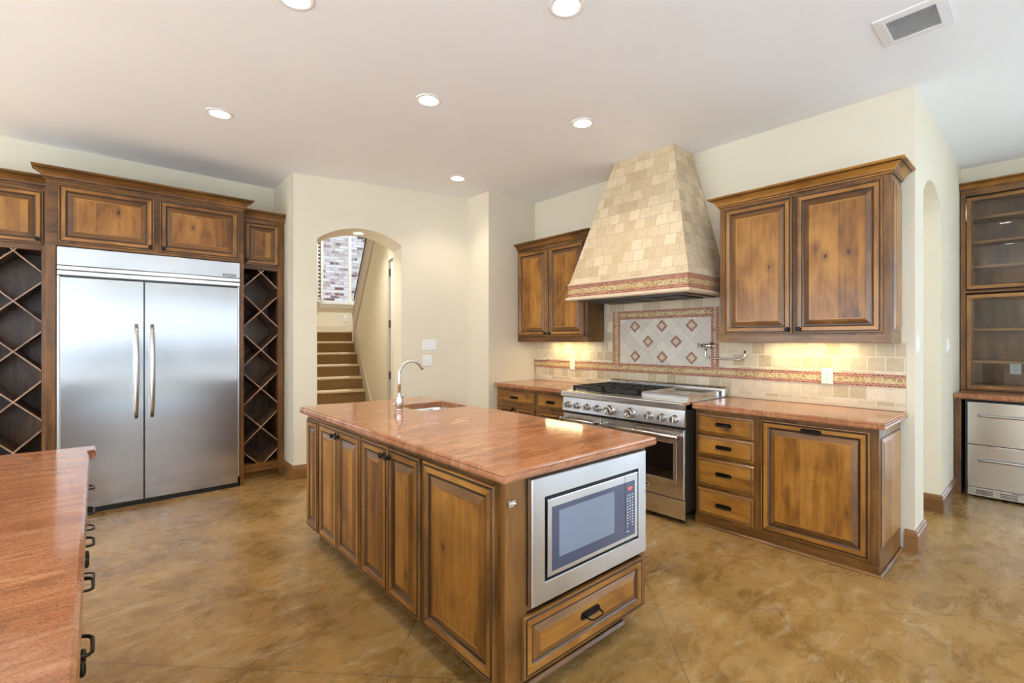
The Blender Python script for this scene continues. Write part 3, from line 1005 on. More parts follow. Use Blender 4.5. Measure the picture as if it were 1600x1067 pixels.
def wine_tower(x0, x1, label, cx, z_node, hinge_knob, name='wine_rack_cabinet'):
    Y0 = 5.30
    t = thing(name, label, 'cabinet', ((x0 + x1) / 2, 5.5, 0))
    ox0, ox1 = cx - .158, cx + .158
    zb, zt = .15, 2.105
    for a, b in ((x0, ox0), (ox1, x1)): MB().box(a, b, Y0, 5.69, 0, 2.60).build('side_panel', FRAME['Z'], t, .002)
    MB().box(ox0, ox1, Y0, 5.69, zt, 2.60).build('upper_box', FRAME['X'], t, .002)
    MB().box(ox0, ox1, Y0, 5.69, .07, zb).build('bottom_rail', FRAME['X'], t, .002)
    MB().box(ox0, ox1, Y0 + .05, 5.69, 0, .07).build('toe_kick', FRAME['X'], t)
    mb = MB().box(ox0, ox1, 5.66, 5.685, zb, zt).box(ox0, ox0 + .004, Y0 + .03, 5.66, zb, zt).box(ox1 - .004, ox1, Y0 + .03, 5.66, zb, zt)
    mb.build('back_panel', DARKWOOD, t)
    mb = MB(); crown(mb, x0, x1, Y0, 5.69, 2.60, (1 if x0 < 0 else 0, 0, 1, 0), h=.09)
    mb.build('crown', [FRAME['X'], GLAZE], t)
    d = front_panel('S', Y0, ox0 + .004, ox1 + .010, 2.15, 2.575, parent=t, s=.92)
    knob('S', Y0 - .02, hinge_knob, 2.19, d)
    # diagonal lattice
    mb = MB()
    th = .0065
    zn = z_node
    segs = []
    while zn > zb - .4:
        for sg in (1, -1): segs.append((zn, sg))
        zn -= .392
    for zc, sg in segs:
        # line z = zc + sg*(x-cx), clipped to the opening
        pts = []
        a, b_ = ox0 + .004, ox1 - .004
        lo, hi = a, b_
        if sg > 0: lo = max(lo, cx + (zb - zc)); hi = min(hi, cx + (zt - zc))
        else: lo = max(lo, cx - (zt - zc)); hi = min(hi, cx - (zb - zc))
        if hi - lo < .02: continue
        z0, z1 = zc + sg * (lo - cx), zc + sg * (hi - cx)
        k = th * 1.0
        mb.prism([(lo, z0 - k), (hi, z1 - k), (hi, z1 + k), (lo, z0 + k)], 'y', Y0 + .012 + (.004 if sg > 0 else 0), 5.65)
        pts.append(0)
    mb.build('wine_lattice', DARKWOOD, t)
    mb = MB()
    for zc, sg in segs:
        a, b_ = ox0 + .004, ox1 - .004
        lo, hi = a, b_
        if sg > 0: lo = max(lo, cx + (zb - zc)); hi = min(hi, cx + (zt - zc))
        else: lo = max(lo, cx - (zt - zc)); hi = min(hi, cx - (zb - zc))
        if hi - lo < .02: continue
        z0, z1 = zc + sg * (lo - cx), zc + sg * (hi - cx)
        k = th * 1.15
        mb.prism([(lo, z0 - k), (hi, z1 - k), (hi, z1 + k), (lo, z0 + k)], 'y', Y0 + .004 + (.001 if sg > 0 else 0), Y0 + .013)
    mb.build('lattice_edge', bpy.data.materials['lattice_edging'], t)
    return t


wood('lattice_edging', 'X', (.20, .11, .06), (.34, .20, .12), (.46, .30, .19), knots=False)
wine_tower(1.074, 1.478, 'tall cabinet with a diagonal wine rack right of the refrigerator', 1.264, 2.080, 1.128)
wine_tower(-.69, -.294, 'tall cabinet with a diagonal wine rack left of the refrigerator', -.479, 2.088, -.345)

# refrigerator
t = thing('refrigerator', 'wide built-in stainless steel refrigerator with two doors', 'refrigerator', (.40, 5.4, 0))
MB().box(-.222, 1.030, 5.135, 5.68, .095, 2.128).build('body', simple('fridge_grey', (.25, .25, .26), .5, .6), t)
MB().box(-.226, 1.034, 5.108, 5.135, 1.982, 2.125).build('top_grille', STEELPANEL, t, .002)
simple('bright_aluminium', (.80, .80, .80), .3, 1.0)
for y, a, b in ((5.100, 1.945, 1.976), (5.104, 1.905, 1.939)): MB().box(-.226, 1.034, y, 5.135, a, b).build('louver_trim', bpy.data.materials['bright_aluminium'], t, .003)
for a, b in ((-.226, -.212), (1.016, 1.030)): MB().box(a, b, 5.112, 5.135, .095, 1.90).build('side_trim', bpy.data.materials['bright_aluminium'], t, .002)
MB().box(-.212, 1.016, 5.112, 5.134, .06, 1.897).build('gasket', RUBBER, t)
for x0, x1, hxx in ((-.209, .308, .258), (.315, 1.013, .365)):
    # slightly crowned door skin
    mb = MB()
    n = 10
    R = []
    for i, d0 in ((0, 5.112), (0, 5.098), (.003, 5.0945)):
        R.append([(x0 + i, d0, .045 + i), (x1 - i, d0, .045 + i), (x1 - i, d0, 1.888 - i), (x0 + i, d0, 1.888 - i)])
    mb.rings(R, 0)
    d = mb.build('door', STEELV, t)
    mb = MB()
    path, rad = [], []
    for k in range(15):
        q = k / 14
        zz = .740 + q * .785
        path.append((hxx, 5.094 - .058 * (1 - (2 * q - 1) ** 4) - .004, zz)); rad.append(.0125 + .0055 * math.sin(PI * q))
    mb.tube(path, rad, 12)
    mb.build('handle', NICKEL, d)
MB().box(-.222, 1.030, 5.125, 5.40, .0, .055).build('toe_kick', BLACK, t)
mb = MB().box(.893, 1.002, 5.1055, 5.108, 1.992, 2.013)
bd = mb.build('badge', SLOT, t)
mb = MB()
for k in range(10):
    mb.box(.899 + k * .0102, .9055 + k * .0102, 5.1048, 5.1056, 1.998, 2.007)
mb.build('lettering', bpy.data.materials['bright_aluminium'], bd)

# ------------------------------------------------------------------ range wall
# backsplash
t = thing('tile_backsplash', 'tumbled travertine backsplash with mosaic bands behind the range', 'backsplash', (4.042, 2.4, .915))
XB = 4.036
mb = MB().box(XB, 4.0495, .644, 4.185, .917, 1.372).box(XB, 4.0495, 1.760, 3.124, 1.372, 1.765)
mb.build('tile_field', TILE, t)
MB().box(XB - .004, XB, .644, 4.185, .917, .945).build('base_liner', LINER, t, .002)
MB().box(XB - .003, XB, 1.967, 2.921, 1.16, 1.60).build('diagonal_panel', TILED, t)


def band(mb, u0, u1, v0, v1, horiz, x0, x1):
    k = .024
    if horiz:
        mb.box(x0, x1, u0, u1, v0, v0 + k, 0); mb.box(x0, x1, u0, u1, v1 - k, v1, 0); mb.box(x0 + .0005, x1, u0, u1, v0 + k, v1 - k, 1)
    else:
        mb.box(x0, x1, u0, u0 + k, v0, v1, 0); mb.box(x0, x1, u1 - k, u1, v0, v1, 0); mb.box(x0 + .0005, x1, u0 + k, u1 - k, v0, v1, 1)


for args in ((.644, 4.185, 1.072, 1.160, True), (1.898, 1.967, 1.160, 1.685, False), (2.921, 3.013, 1.160, 1.685, False), (1.967, 2.921, 1.600, 1.685, True)):
    mb = MB(); band(mb, *args, XB - .005, XB); mb.build('mosaic_border', [REDMOS, GOLDMOS], t)
REDDIA = tile_mat('red_diamond_mosaic', .02, .0105, .5, (.12, .022, .012), (.34, .085, .045), (.52, .40, .30), .13, rot=PI / 4, rough=.4)
for (u, v) in ((2.744, 1.528), (2.446, 1.528), (2.146, 1.528), (2.595, 1.380), (2.299, 1.380), (2.741, 1.233), (2.443, 1.233), (2.147, 1.233)):
    dia = lambda r, x: [(x, u - r, v), (x, u, v - r), (x, u + r, v), (x, u, v + r)]
    mb = MB()
    mb.rings([dia(.060, XB - .003), dia(.060, XB - .0055), dia(.034, XB - .0055), dia(.031, XB - .0048), dia(.026, XB - .0048), dia(.024, XB - .0055)], [0, 0, 1, 1, 0], capm=1, cap0=False)
    mb.build('accent_diamond', [REDDIA, simple('pale_stone_accent', (.60, .47, .30), .45) if 'pale_stone_accent' not in bpy.data.materials else bpy.data.materials['pale_stone_accent']], t)

# upper cabinets


def upper(name, label, xf, y0, y1, doors, knobs, crown_flags, end_panel):
    zb, zt = 1.375, 2.44
    t = thing(name, label, 'cabinet', (xf + .15, (y0 + y1) / 2, zb))
    xb = xf + .020
    MB().box(xb, 4.034, y0, y1, zb + .040, zt).build('body', FRAME['Z'], t, .002)
    mb = MB().box(xb - .003, xb + .020, y0 - .001, y1 + .001, zb, zb + .055).box(xb + .020, 4.030, y0 - .001, y0 + .018, zb, zb + .055).box(xb + .020, 4.030, y1 - .018, y1 + .001, zb, zb + .055)
    mb.build('light_rail', FRAME['Y'], t, .002)
    mb = MB(); crown(mb, xb, 4.034, y0, y1, zt, crown_flags)
    mb.build('crown', [WOOD['Y'], GLAZE], t)
    for (a, b), ku in zip(doors, knobs):
        d = front_panel('W', xb, a, b, 1.440, 2.418, parent=t)
        knob('W', xf, ku, 1.470, d)
    if end_panel:
        front_panel('S', y0, xb + .035, 4.034 - .03, 1.45, 2.41, PANELP, 'end_panel', t)
    return t


upper('upper_cabinet', 'large two-door knotty alder wall cabinet right of the hood', 3.727, .668, 1.755, ((1.228, 1.715), (.710, 1.213)), (1.258, 1.183), (1, 0, 1, 1), True)
upper('upper_cabinet', 'smaller two-door alder wall cabinet left of the hood', 3.748, 3.128, 4.186, ((3.683, 4.175), (3.168, 3.672)), (3.712, 3.642), (1, 0, 1, 0), False)
for y0, y1, lab in ((3.32, 3.86, 'slim lit strip light under the wall cabinet left of the hood'), (.92, 1.46, 'slim lit strip light under the large wall cabinet right of the hood')):
    t = thing('under_cabinet_light', lab, 'strip light', (3.90, (y0 + y1) / 2, 1.386))
    MB().box(3.880, 3.940, y0 - .01, y1 + .01, 1.390, 1.4145).build('housing', WHITEPL, t)
    MB().box(3.898, 3.922, y0, y1, 1.385, 1.3905).build('lens', STRIPLENS, t)
    o = area('strip_lamp', (3.91, (y0 + y1) / 2, 1.380), (0, 0, 0), .02, y1 - y0, 1.5, (1.0, .86, .44))

# range hood
t = thing('range_hood', 'tall tapered range hood clad in travertine tiles with a mosaic band', 'range hood', (3.75, 2.447, 1.765))
HF = 3.395
mb = MB()
mb.rings([[(HF + .012, 1.842, 1.925), (4.034, 1.842, 1.925), (4.034, 3.052, 1.925), (HF + .012, 3.052, 1.925)], [(3.71, 2.140, CZ - .001), (4.034, 2.140, CZ - .001), (4.034, 2.754, CZ - .001), (3.71, 2.754, CZ - .001)]], 0)
mb.build('canopy', TILEH, t)
hr = lambda o, z: rect_ring(HF, 4.034, 1.834, 3.060, z, (1, 0, 1, 1), o)
mb = MB(); mb.rings([hr(0, 1.800), hr(0, 1.907)], 0, cap0=False, cap1=False)
# band: red, gold, red
mb = MB()
for z0, z1, m in ((1.800, 1.833, 0), (1.833, 1.874, 1), (1.874, 1.907, 0)): mb.rings([hr(0 if m == 0 else -.0008, z0), hr(0 if m == 0 else -.0008, z1)], m, True, True)
mb.build('mosaic_band', [REDMOS, GOLDMOS], t)
mb = MB(); mb.rings([hr(-.004, 1.907), hr(.006, 1.910), hr(.006, 1.917), hr(-.008, 1.927)], 0); mb.build('upper_moulding', LINER, t)
mb = MB(); mb.rings([hr(-.06, 1.768), hr(.004, 1.766), hr(.016, 1.772), hr(.018, 1.782), hr(.012, 1.792), hr(0, 1.800)], 0); mb.build('lower_moulding', LINER, t)
MB().box(HF + .07, 3.98, 1.90, 2.995, 1.758, 1.768).build('liner', simple('hood_liner_steel', (.10, .10, .10), .3, .9), t)
for k in range(4):
    y0 = 1.97 + k * .245
    MB().box(HF + .14, 3.90, y0, y0 + .215, 1.750, 1.758).build('filter', IRON, t)

# base cabinets and worktops of the range wall
t = thing('base_cabinet', 'alder base cabinet with four drawers and one large door, right of the range', 'cabinet', (3.74, 1.24, 0))
XF = 3.45
MB().box(XF, 4.034, .672, 1.803, .0, .874).build('body', FRAME['Z'], t, .002)
MB().box(XF - .006, XF, .672, 1.803, .012, .070).build('toe_board', FRAME['Y'], t)
mb = MB(); sweep([(XF - .005, 1.803), (XF - .005, .669), (4.03, .669)][::-1], [(0, 0), (-.016, 0), (-.015, .010), (-.006, .018), (0, .019)], mb)
mb.build('shoe_moulding', FRAME['Y'], t)
for v0, v1, pv in ((.694, .841, .773), (.533, .678, .607), (.306, .510, .410), (.093, .283, .180)):
    d = front_panel('W', XF, 1.371, 1.781, v0, v1, DRAWP, 'drawer', t, horiz=True)
    bail_pull('W', XF - .020, 1.582, pv, d)
d = front_panel('W', XF, .714, 1.326, .086, .848, parent=t)
bail_pull('W', XF - .020, 1.022, .808, d)
front_panel('S', .672, XF + .04, 4.034 - .05, .15, .81, PANELP, 'end_panel', t)
worktop('worktop', 3.395, 4.034, .635, 1.803, (1, 0, 1, 0), 'polished red granite worktop right of the range')

t = thing('base_cabinet', 'alder base cabinet left of the range, mostly behind the island', 'cabinet', (3.74, 3.62, 0))
MB().box(XF, 4.034, 3.042, 4.184, .0, .874).build('body', FRAME['Z'], t, .002)
for u0, u1, pu in ((3.562, 4.155, 3.873), (3.062, 3.518, 3.322)):
    d = front_panel('W', XF, u0, u1, .710, .832, DRAWP, 'drawer', t, horiz=True)
    bail_pull('W', XF - .020, pu, .768, d)
for u0, u1, ku in ((3.855, 4.155, 3.888), (3.562, 3.850, 3.60), (3.062, 3.518, 3.10)):
    d = front_panel('W', XF, u0, u1, .086, .672, parent=t)
    if ku != 3.60: knob('W', XF - .02, ku, .640, d)
worktop('worktop', 3.398, 4.034, 3.042, 4.186, (1, 0, 0, 0), 'polished red granite worktop left of the range, below the smaller wall cabinet')

# range
t = thing('gas_range', 'wide stainless steel gas range with two ovens and a griddle', 'range', (3.65, 2.42, 0))
RY0, RY1 = 1.812, 3.033
MB().box(3.318, 4.02, RY0, RY1, .10, .905).build('body', simple('range_side_dark', (.05, .048, .046), .35, .8), t)
mb = MB()
mb.prism([(3.290, .742), (3.318, .742), (3.318, .868), (3.304, .868)], 'y', RY0, RY1)
cp = mb.build('control_panel', STEEL, t)
mb = MB()
mb.prism([(3.272, .873), (3.268, .880), (3.268, .915), (3.273, .922), (3.283, .926), (3.42, .926), (3.42, .868), (3.280, .868)], 'y', RY0, RY1)
mb.build('bullnose', STEEL, t)
MB().box(3.42, 4.02, RY0, RY1, .905, .922).build('cooktop', STEEL, t)
# back guard
mb = MB().box(3.955, 4.028, RY0, RY1, .922, .985)
mb.prism([(3.955, .985), (4.028, .985), (4.028, 1.002), (3.985, 1.002)], 'y', RY0, RY1)
bg = mb.build('back_guard', STEEL, t, .002)
for k in range(9):
    y0 = RY0 + .045 + k * .127
    MB().box(3.968, 3.990, y0, y0 + .112, .9905, .9965).build('vent_slot', BLACK, bg)
# burners, grates, griddle
MB().box(3.43, 3.94, 2.275, 3.005, .922, .927).build('burner_tray', IRON, t)
for gy0, gy1 in ((2.285, 2.640), (2.648, 3.003)):
    for gx in (3.55, 3.81):
        gy = (gy0 + gy1) / 2
        b = MB().lathe([(.055, 0), (.055, .010), (.046, .016), (.046, .022), (0, .024)], (gx, gy, .926), (0, 0, 1), 20).build('burner', IRON, t)
        MB().lathe([(.066, 0), (.066, .006), (.056, .009)], (gx, gy, .926), (0, 0, 1), 20).build('burner_ring', simple('brass_ring', (.45, .36, .25), .3, 1) if 'brass_ring' not in bpy.data.materials else bpy.data.materials['brass_ring'], b)
    mb = MB()
    zt0, zt1 = .950, .968
    for x0, x1 in ((3.405, 3.423), (3.665, 3.689), (3.925, 3.943)): mb.box(x0, x1, gy0, gy1, zt0 - .012, zt1)
    for y in (gy0, gy0 + .11, gy1 - .124, gy1 - .014): mb.box(3.405, 3.943, y, y + .014, zt0, zt1)
    for x in (3.405, 3.925):
        for y in (gy0, gy1 - .018, (gy0 + gy1) / 2 - .009): mb.box(x, x + .018, y, y + .018, .926, zt0)
    for gx in (3.55, 3.81):
        for dx, dy in ((.1, 0), (-.1, 0), (0, .14), (0, -.14)):
            cx_, cy_ = gx + dx * .65, (gy0 + gy1) / 2 + dy * .65
            mb.box(cx_ - max(abs(dx) * .45, .006), cx_ + max(abs(dx) * .45, .006), cy_ - max(abs(dy) * .45, .006), cy_ + max(abs(dy) * .45, .006), zt0 + .003, zt1)
    mb.build('grate', IRON, t, .0015)
mb = MB()
gr = lambda i, z: rect_ring(3.43 + i, 3.93 - i, 1.850 + i, 2.268 - i, z, (1, 1, 1, 1), 0)
mb.rings([gr(0, .922), gr(0, .962), gr(.006, .966), gr(.022, .966), gr(.045, .948), gr(.05, .948)], 0)
mb.build('griddle', STEEL, t)
# knobs on the panel


def rknob(y, z, r, big):
    c = (3.2985, y, z); a = (-1, 0, 0)
    mb = MB().lathe([(r * 1.25, -.002), (r * 1.25, .006), (r * 1.08, .010), (r, .012), (r, .030), (r * .94, .038), (r * .86, .042)], c, a, 24)
    if big: mb.lathe([(r * .9, .040), (r * 1.02, .044), (r * 1.02, .050), (r * .8, .052), (r * .72, .046), (0, .045)], c, a, 24)
    k = mb.build('control_knob', NICKEL, t)
    m2 = MB()
    if big:
        for q in range(5):
            an = 2 * PI * q / 5 + .3
            m2.tube([(3.2985 - .048, y, z), (3.2985 - .050, y + math.cos(an) * r * .8, z + math.sin(an) * r * .8)], .004, 6)
    else:
        m2.box(3.2985 - .054, 3.2985 - .040, y - .006, y + .006, z - r * .92, z + r * .92)
    m2.build('grip', NICKEL, k, .002)
    return k


for y in (2.962, 2.858, 2.741, 2.628): rknob(y, .797, .024, False)
for y in (2.490, 2.283):
    k = rknob(y, .797, .036, True)
    for dy in (-.088, .088):
        MB().lathe([(.007, 0), (.007, .010), (.005, .012), (0, .013)], (3.298, y + dy, .797), (-1, 0, 0), 12).build('indicator', NICKEL, t)
for y in (2.112, 1.996, 1.890): rknob(y, .795, .026, False)
MB().box(3.306, 3.318, RY0 + .004, RY1 - .004, .722, .742).build('vent_gap', BLACK, t)
for y0, y1, win in ((2.588, 3.026, None), (RY0 + .004, 2.580, (1.905, 2.49))):
    mb = MB()
    R = [[(x, y0 + i, .195 + i), (x, y1 - i, .195 + i), (x, y1 - i, .720 - i), (x, y0 + i, .720 - i)] for i, x in ((0, 3.318), (0, 3.302), (.004, 3.298))]
    mb.rings(R, 0)
    d = mb.build('oven_door', STEEL, t)
    if win:
        a, b = win
        z0, z1 = .335, .605
    else: a, b, z0, z1 = 2.69, 2.93, .335, .605
    mb = MB()
    wr = lambda i, x: [(x, a + i, z0 + i), (x, b - i, z0 + i), (x, b - i, z1 - i), (x, a + i, z1 - i)]
    mb.rings([wr(-.026, 3.298), wr(-.026, 3.2955), wr(-.012, 3.294), wr(0, 3.297)], 0, cap0=False, cap1=False)
    mb.build('window_frame', STEEL, d)
    mb = MB(); mb.rings([wr(-.006, 3.2975), wr(-.006, 3.2966)], 0); mb.build('window', OVENGLASS, d)
    ha, hb = (y0 + .02, y1 - .02) if win else (y0 + .02, y1 + .03)
    if not win: ha, hb = 2.622, 3.020
    MB().tube([(3.240, ha + .004, .672), (3.240, hb - .004, .672)], .0125, 14).build('handle', NICKEL, d)
    for hy in (ha, hb):
        MB().tube([(3.300, hy, .672), (3.236, hy, .672)], .0155, 14).build('handle_bracket', NICKEL, d)
        MB().lathe([(.013, 0), (.013, .002), (0, .003)], (3.240, hy + (-.0155 if hy == ha else .0155), .672), (0, -1 if hy == ha else 1, 0), 14).build('medallion', MEDAL, d)
MB().box(3.302, 3.318, RY0, RY1, .045, .188).build('kick_panel', STEEL, t, .002)
bgd = MB().box(3.2965, 3.2985, 2.115, 2.160, .240, .272).build('badge', simple('badge_silver', (.8, .8, .8), .3, 1), t)
MB().box(3.296, 3.2967, 2.124, 2.151, .250, .262).build('emblem', SLOT, bgd)
for y in (RY0 + .06, RY1 - .06):
    for x in (3.38, 3.95):
        MB().lathe([(.022, 0), (.022, .012), (.014, .014), (.014, .10)], (x, y, 0), (0, 0, 1), 12).build('foot', BLACK, t)

# pot filler
t = thing('pot_filler', 'brushed nickel folding pot filler tap on the wall above the griddle', 'tap', (4.03, 1.955, 1.347))
MB().lathe([(.030, 0), (.030, .008), (.020, .012), (.016, .016), (.016, .05)], (4.030, 1.957, 1.347), (-1, 0, 0), 18).build('flange', NICKEL, t)
MB().tube([(3.982, 1.935, 1.347), (3.982, 2.032, 1.347)], [.017, .014], 14).tube([(3.982, 1.985, 1.347), (3.982, 1.985, 1.318)], .011, 12).build('valve_body', NICKEL, t)
MB().tube([(3.982, 2.030, 1.347), (3.978, 2.058, 1.345)], .006, 8).tube([(3.978, 2.050, 1.368), (3.978, 2.056, 1.345), (3.970, 2.060, 1.322)], .0045, 8).build('lever', NICKEL, t)
pts = [(3.982, 1.990, 1.322), (3.982, 1.993, 1.285)]
for k in range(7):
    a = PI + k * PI / 12
    pts.append((3.982, 1.958 - math.cos(a) * -.035 * -1 if False else 1.958 + .035 * math.cos(k * PI / 12), 1.272 - .034 * math.sin(k * PI / 12)))
pts += [(3.982, 1.90, 1.2375), (3.982, 1.75, 1.2355)]
for k in range(7):
    pts.append((3.982, 1.695 - .035 * math.sin(k * PI / 12), 1.2695 - .034 * math.cos(k * PI / 12)))
pts += [(3.982, 1.659, 1.308)]
MB().tube(pts, .0085, 12).build('spout', NICKEL, t)

# ------------------------------------------------------------------ island
IX0, IX1, IY0, IY1 = 1.125, 2.030, 1.325, 3.465
t = thing('island_cabinet', 'knotty alder kitchen island with six doors along its long side', 'kitchen island', (1.58, 2.4, 0))
mb = MB()
mb.box(IX0 + .002, IX0 + .022, IY0 + .022, IY1, .095, .874).box(IX1 - .02, IX1, IY0 + .022, IY1, .095, .874).box(IX0 + .022, IX1 - .02, IY1 - .02, IY1, .095, .874).box(IX0 + .022, IX1 - .02, IY0 + .022, IY1 - .02, .095, .115)
mb.box(IX0 + .022, IX1 - .02, 1.90, 1.92, .115, .874)
mb.build('body', FRAME['Z'], t)
mb = MB()
mb.box(IX0 + .002, 1.235, IY0, IY0 + .022, .095, .874).box(1.985, IX1, IY0, IY0 + .022, .095, .874).box(1.235, 1.985, IY0, IY0 + .022, .858, .874).box(1.235, 1.985, IY0, IY0 + .022, .355, .385).box(1.235, 1.985, IY0, IY0 + .022, .095, .11)
mb.build('end_frame', FRAME['Z'], t)
MB().box(IX0 + .075, IX1 - .075, IY0 + .075, IY1 - .02, 0, .095).build('toe_kick', DARKWOOD, t)
for u0, u1 in ((3.224, 3.444), (2.888, 3.202), (2.557, 2.884), (2.225, 2.537), (1.908, 2.221), (1.368, 1.882)):
    d = front_panel('W', IX0 + .002, u0, u1, .106, .850, parent=t)
    ku = {2.888: 2.917, 2.557: 2.856, 2.225: 2.253, 1.908: 2.193}.get(u0)
    if ku: knob('W', IX0 - .018, ku, .806, d)
d = front_panel('S', IY0, 1.206, 1.988, .110, .348, DOORP, 'drawer', t, s=.9, horiz=True)
bail_pull('S', IY0 - .020, 1.588, .232, d, w=.125, h=.036, out=.045)
mb = MB(); mb.prism([(IY0 + .06, .060), (IY0 - .006, .060), (IY0 - .010, .072), (IY0 - .004, .086), (IY0 + .06, .095)], 'x', 1.20, 1.853)
mb.build('base_moulding', FRAME['X'], t)
worktop('worktop', 1.095, 2.085, 1.294, 3.545, (1, 1, 1, 1), 'large polished red granite island worktop with a small sink cut into it', hole=(1.650, 2.040, 2.795, 3.160, .045))

# bar sink
t = thing('bar_sink', 'small stainless steel undermount sink in the island worktop', 'sink', (1.845, 2.977, .70))
def rr(x0, x1, y0, y1, r, z):
    out = []
    for cx, cy, a0 in ((x1 - r, y1 - r, 0), (x0 + r, y1 - r, 90), (x0 + r, y0 + r, 180), (x1 - r, y0 + r, 270)):
        for k in range(7):
            a = math.radians(a0 + 15 * k); out.append((cx + r * math.cos(a), cy + r * math.sin(a), z))
    return out
sx0, sx1, sy0, sy1 = 1.640, 2.000, 2.785, 3.170
sx1 = 2.004
mb = MB()
mb.rings([rr(1.640 - .015, 2.009, sy0 - .015, sy1 + .015, .06, .8742), rr(1.652, 2.003, 2.797, 3.158, .05, .8742), rr(1.654, 2.001, 2.799, 3.156, .05, .866), rr(1.662, 1.993, 2.808, 3.147, .05, .73), rr(1.69, 1.965, 2.84, 3.115, .04, .705), rr(1.80, 1.86, 2.95, 3.01, .028, .702)], 0, cap0=False, cap1=True, smooth=True)
bs = mb.build('basin', simple('sink_steel', (.72, .72, .72), .22, 1.0), t, recalc=False)
MB().lathe([(.03, 0), (.034, .002), (.02, .003), (0, .001)], (1.83, 2.98, .7022), (0, 0, 1), 18).build('drain', CHROME, t)

# faucet
fx, fy = 1.561, 2.947
t = thing('bar_faucet', 'brushed steel gooseneck faucet with a bulbous base beside the sink', 'faucet', (fx, fy, .915))
MB().lathe([(.022, 0), (.0225, .004), (.019, .008), (.0205, .012), (.0245, .045), (.0245, .060), (.021, .085), (.0145, .104), (.0115, .112), (.0115, .118)], (fx, fy, .915), (0, 0, 1), 24).build('base', NICKEL, t)
pts = [(fx, fy, 1.03), (fx, fy, 1.10), (fx, fy, 1.160)]
for k in range(1, 15):
    a = PI - k * PI / 15.5
    pts.append((fx + .088 + .088 * math.cos(a), fy - .001 * k, 1.160 + .088 * math.sin(a)))
MB().tube(pts, .0105, 14).build('spout', NICKEL, t)
MB().tube([(fx + .010, fy - .010, 1.000), (fx + .030, fy - .030, 1.028)], [.0075, .009], 10).build('lever', NICKEL, t)
MB().lathe([(.009, 0), (.012, .006), (.009, .014), (0, .016)], (fx - .022, fy + .012, .955), (-1, .5, 0), 12).build('side_button', NICKEL, t)

# microwave
t = thing('microwave', 'built-in stainless steel microwave in the end of the island', 'microwave', (1.61, 1.40, .38))
MB().box(1.26, 1.965, 1.318, 1.80, .40, .85).build('body', BLACK, t)
mb = MB()
Y0 = 1.292
ro = lambda i, y: [(1.234 + i, y, .380 + i), (1.990 - i, y, .380 + i), (1.990 - i, y, .864 - i), (1.234 + i, y, .864 - i)]
ri = lambda i, y: [(1.304 - i, y, .458 - i), (1.932 + i, y, .458 - i), (1.932 + i, y, .785 + i), (1.304 - i, y, .785 + i)]
mb.rings([ri(0, 1.316), ro(.0, 1.316), ro(.0, Y0 + .003), ro(.003, Y0), ri(.003, Y0), ri(0, Y0 + .003), ri(0, 1.316)], 0, cap0=False, cap1=False)
mb.build('trim_frame', STEELPANEL, t, recalc=True)
mb = MB(); mb.rings([ro(-.0, 1.3225), ro(-.0, 1.317)], 0); mb.build('trim_black_gap', BLACK, t)  # black sheet behind the trim, filling the gap around the door
mb = MB(); mb.box(1.317, 1.817, 1.290, 1.318, .471, .773)
d = mb.build('door', STEELPANEL, t, .003)
mb = MB(); mb.rings([[(1.340, 1.2902, .490), (1.816, 1.2902, .490), (1.816, 1.2902, .740), (1.340, 1.2902, .740)], [(1.340, 1.2885, .490), (1.816, 1.2885, .490), (1.816, 1.2885, .740), (1.340, 1.2885, .740)]], 0)
w = mb.build('window', MICROGLASS, d)
MB().box(1.378, 1.735, 1.2878, 1.2886, .535, .719).build('screen', MICROSCREEN, w)
mb = MB(); mb.box(1.8195, 1.919, 1.290, 1.318, .471, .773)
cpn = mb.build('control_panel', STEELPANEL, t, .003)
MB().box(1.8195, 1.893, 1.2885, 1.2902, .490, .740).build('keypad', MICROGLASS, cpn)
cu = bpy.data.curves.new('display', 'FONT'); cu.body = '0:00'; cu.size = .019; cu.align_x = 'CENTER'; cu.align_y = 'CENTER'; cu.extrude = .0002
o = bpy.data.objects.new('display', cu); o.location = tuple(Vector((1.855, 1.2880, .708)) - Vector(t['_org'])); o.rotation_euler = (PI / 2, 0, 0); o.parent = cpn
cu.materials.append(REDLED); COL.objects.link(o)
bpy.context.view_layer.update()
om = bpy.data.objects.new('display', bpy.data.meshes.new_from_object(o)); om.location = o.location; om.rotation_euler = o.rotation_euler; om.parent = cpn
om.data.name = 'display_digits'
bpy.data.objects.remove(o); COL.objects.link(om); om.name = 'display'
mb = MB()
rk = random.Random(3)
for c in range(3):
    for r in range(12):
        if c == 1 and r in (10, 11): continue
        zz = .678 - r * .0128
        ww = rk.choice((.005, .007, .009)) * (1 if r < 6 or c != 1 else .6)
        xx = 1.836 + c * .0185
        mb.box(xx - ww / 2, xx + ww / 2, 1.2879, 1.2886, zz - .0022, zz + .0022)
mb.box(1.829, 1.845, 1.2879, 1.2886, .512, .516)
mb.build('key_marks', KEYMARK, cpn)
# small metal catch on the island corner
t = thing('corner_catch', 'small bright metal catch on the island corner beside the microwave', 'catch', (1.162, 1.322, .784))
MB().box(1.140, 1.178, 1.319, 1.3249, .772, .797).build('plate', CHROME, t, .003)
MB().tube([(1.142, 1.318, .789), (1.152, 1.311, .789), (1.168, 1.311, .787), (1.177, 1.316, .775)], .0042, 8).build('hook', CHROME, t)

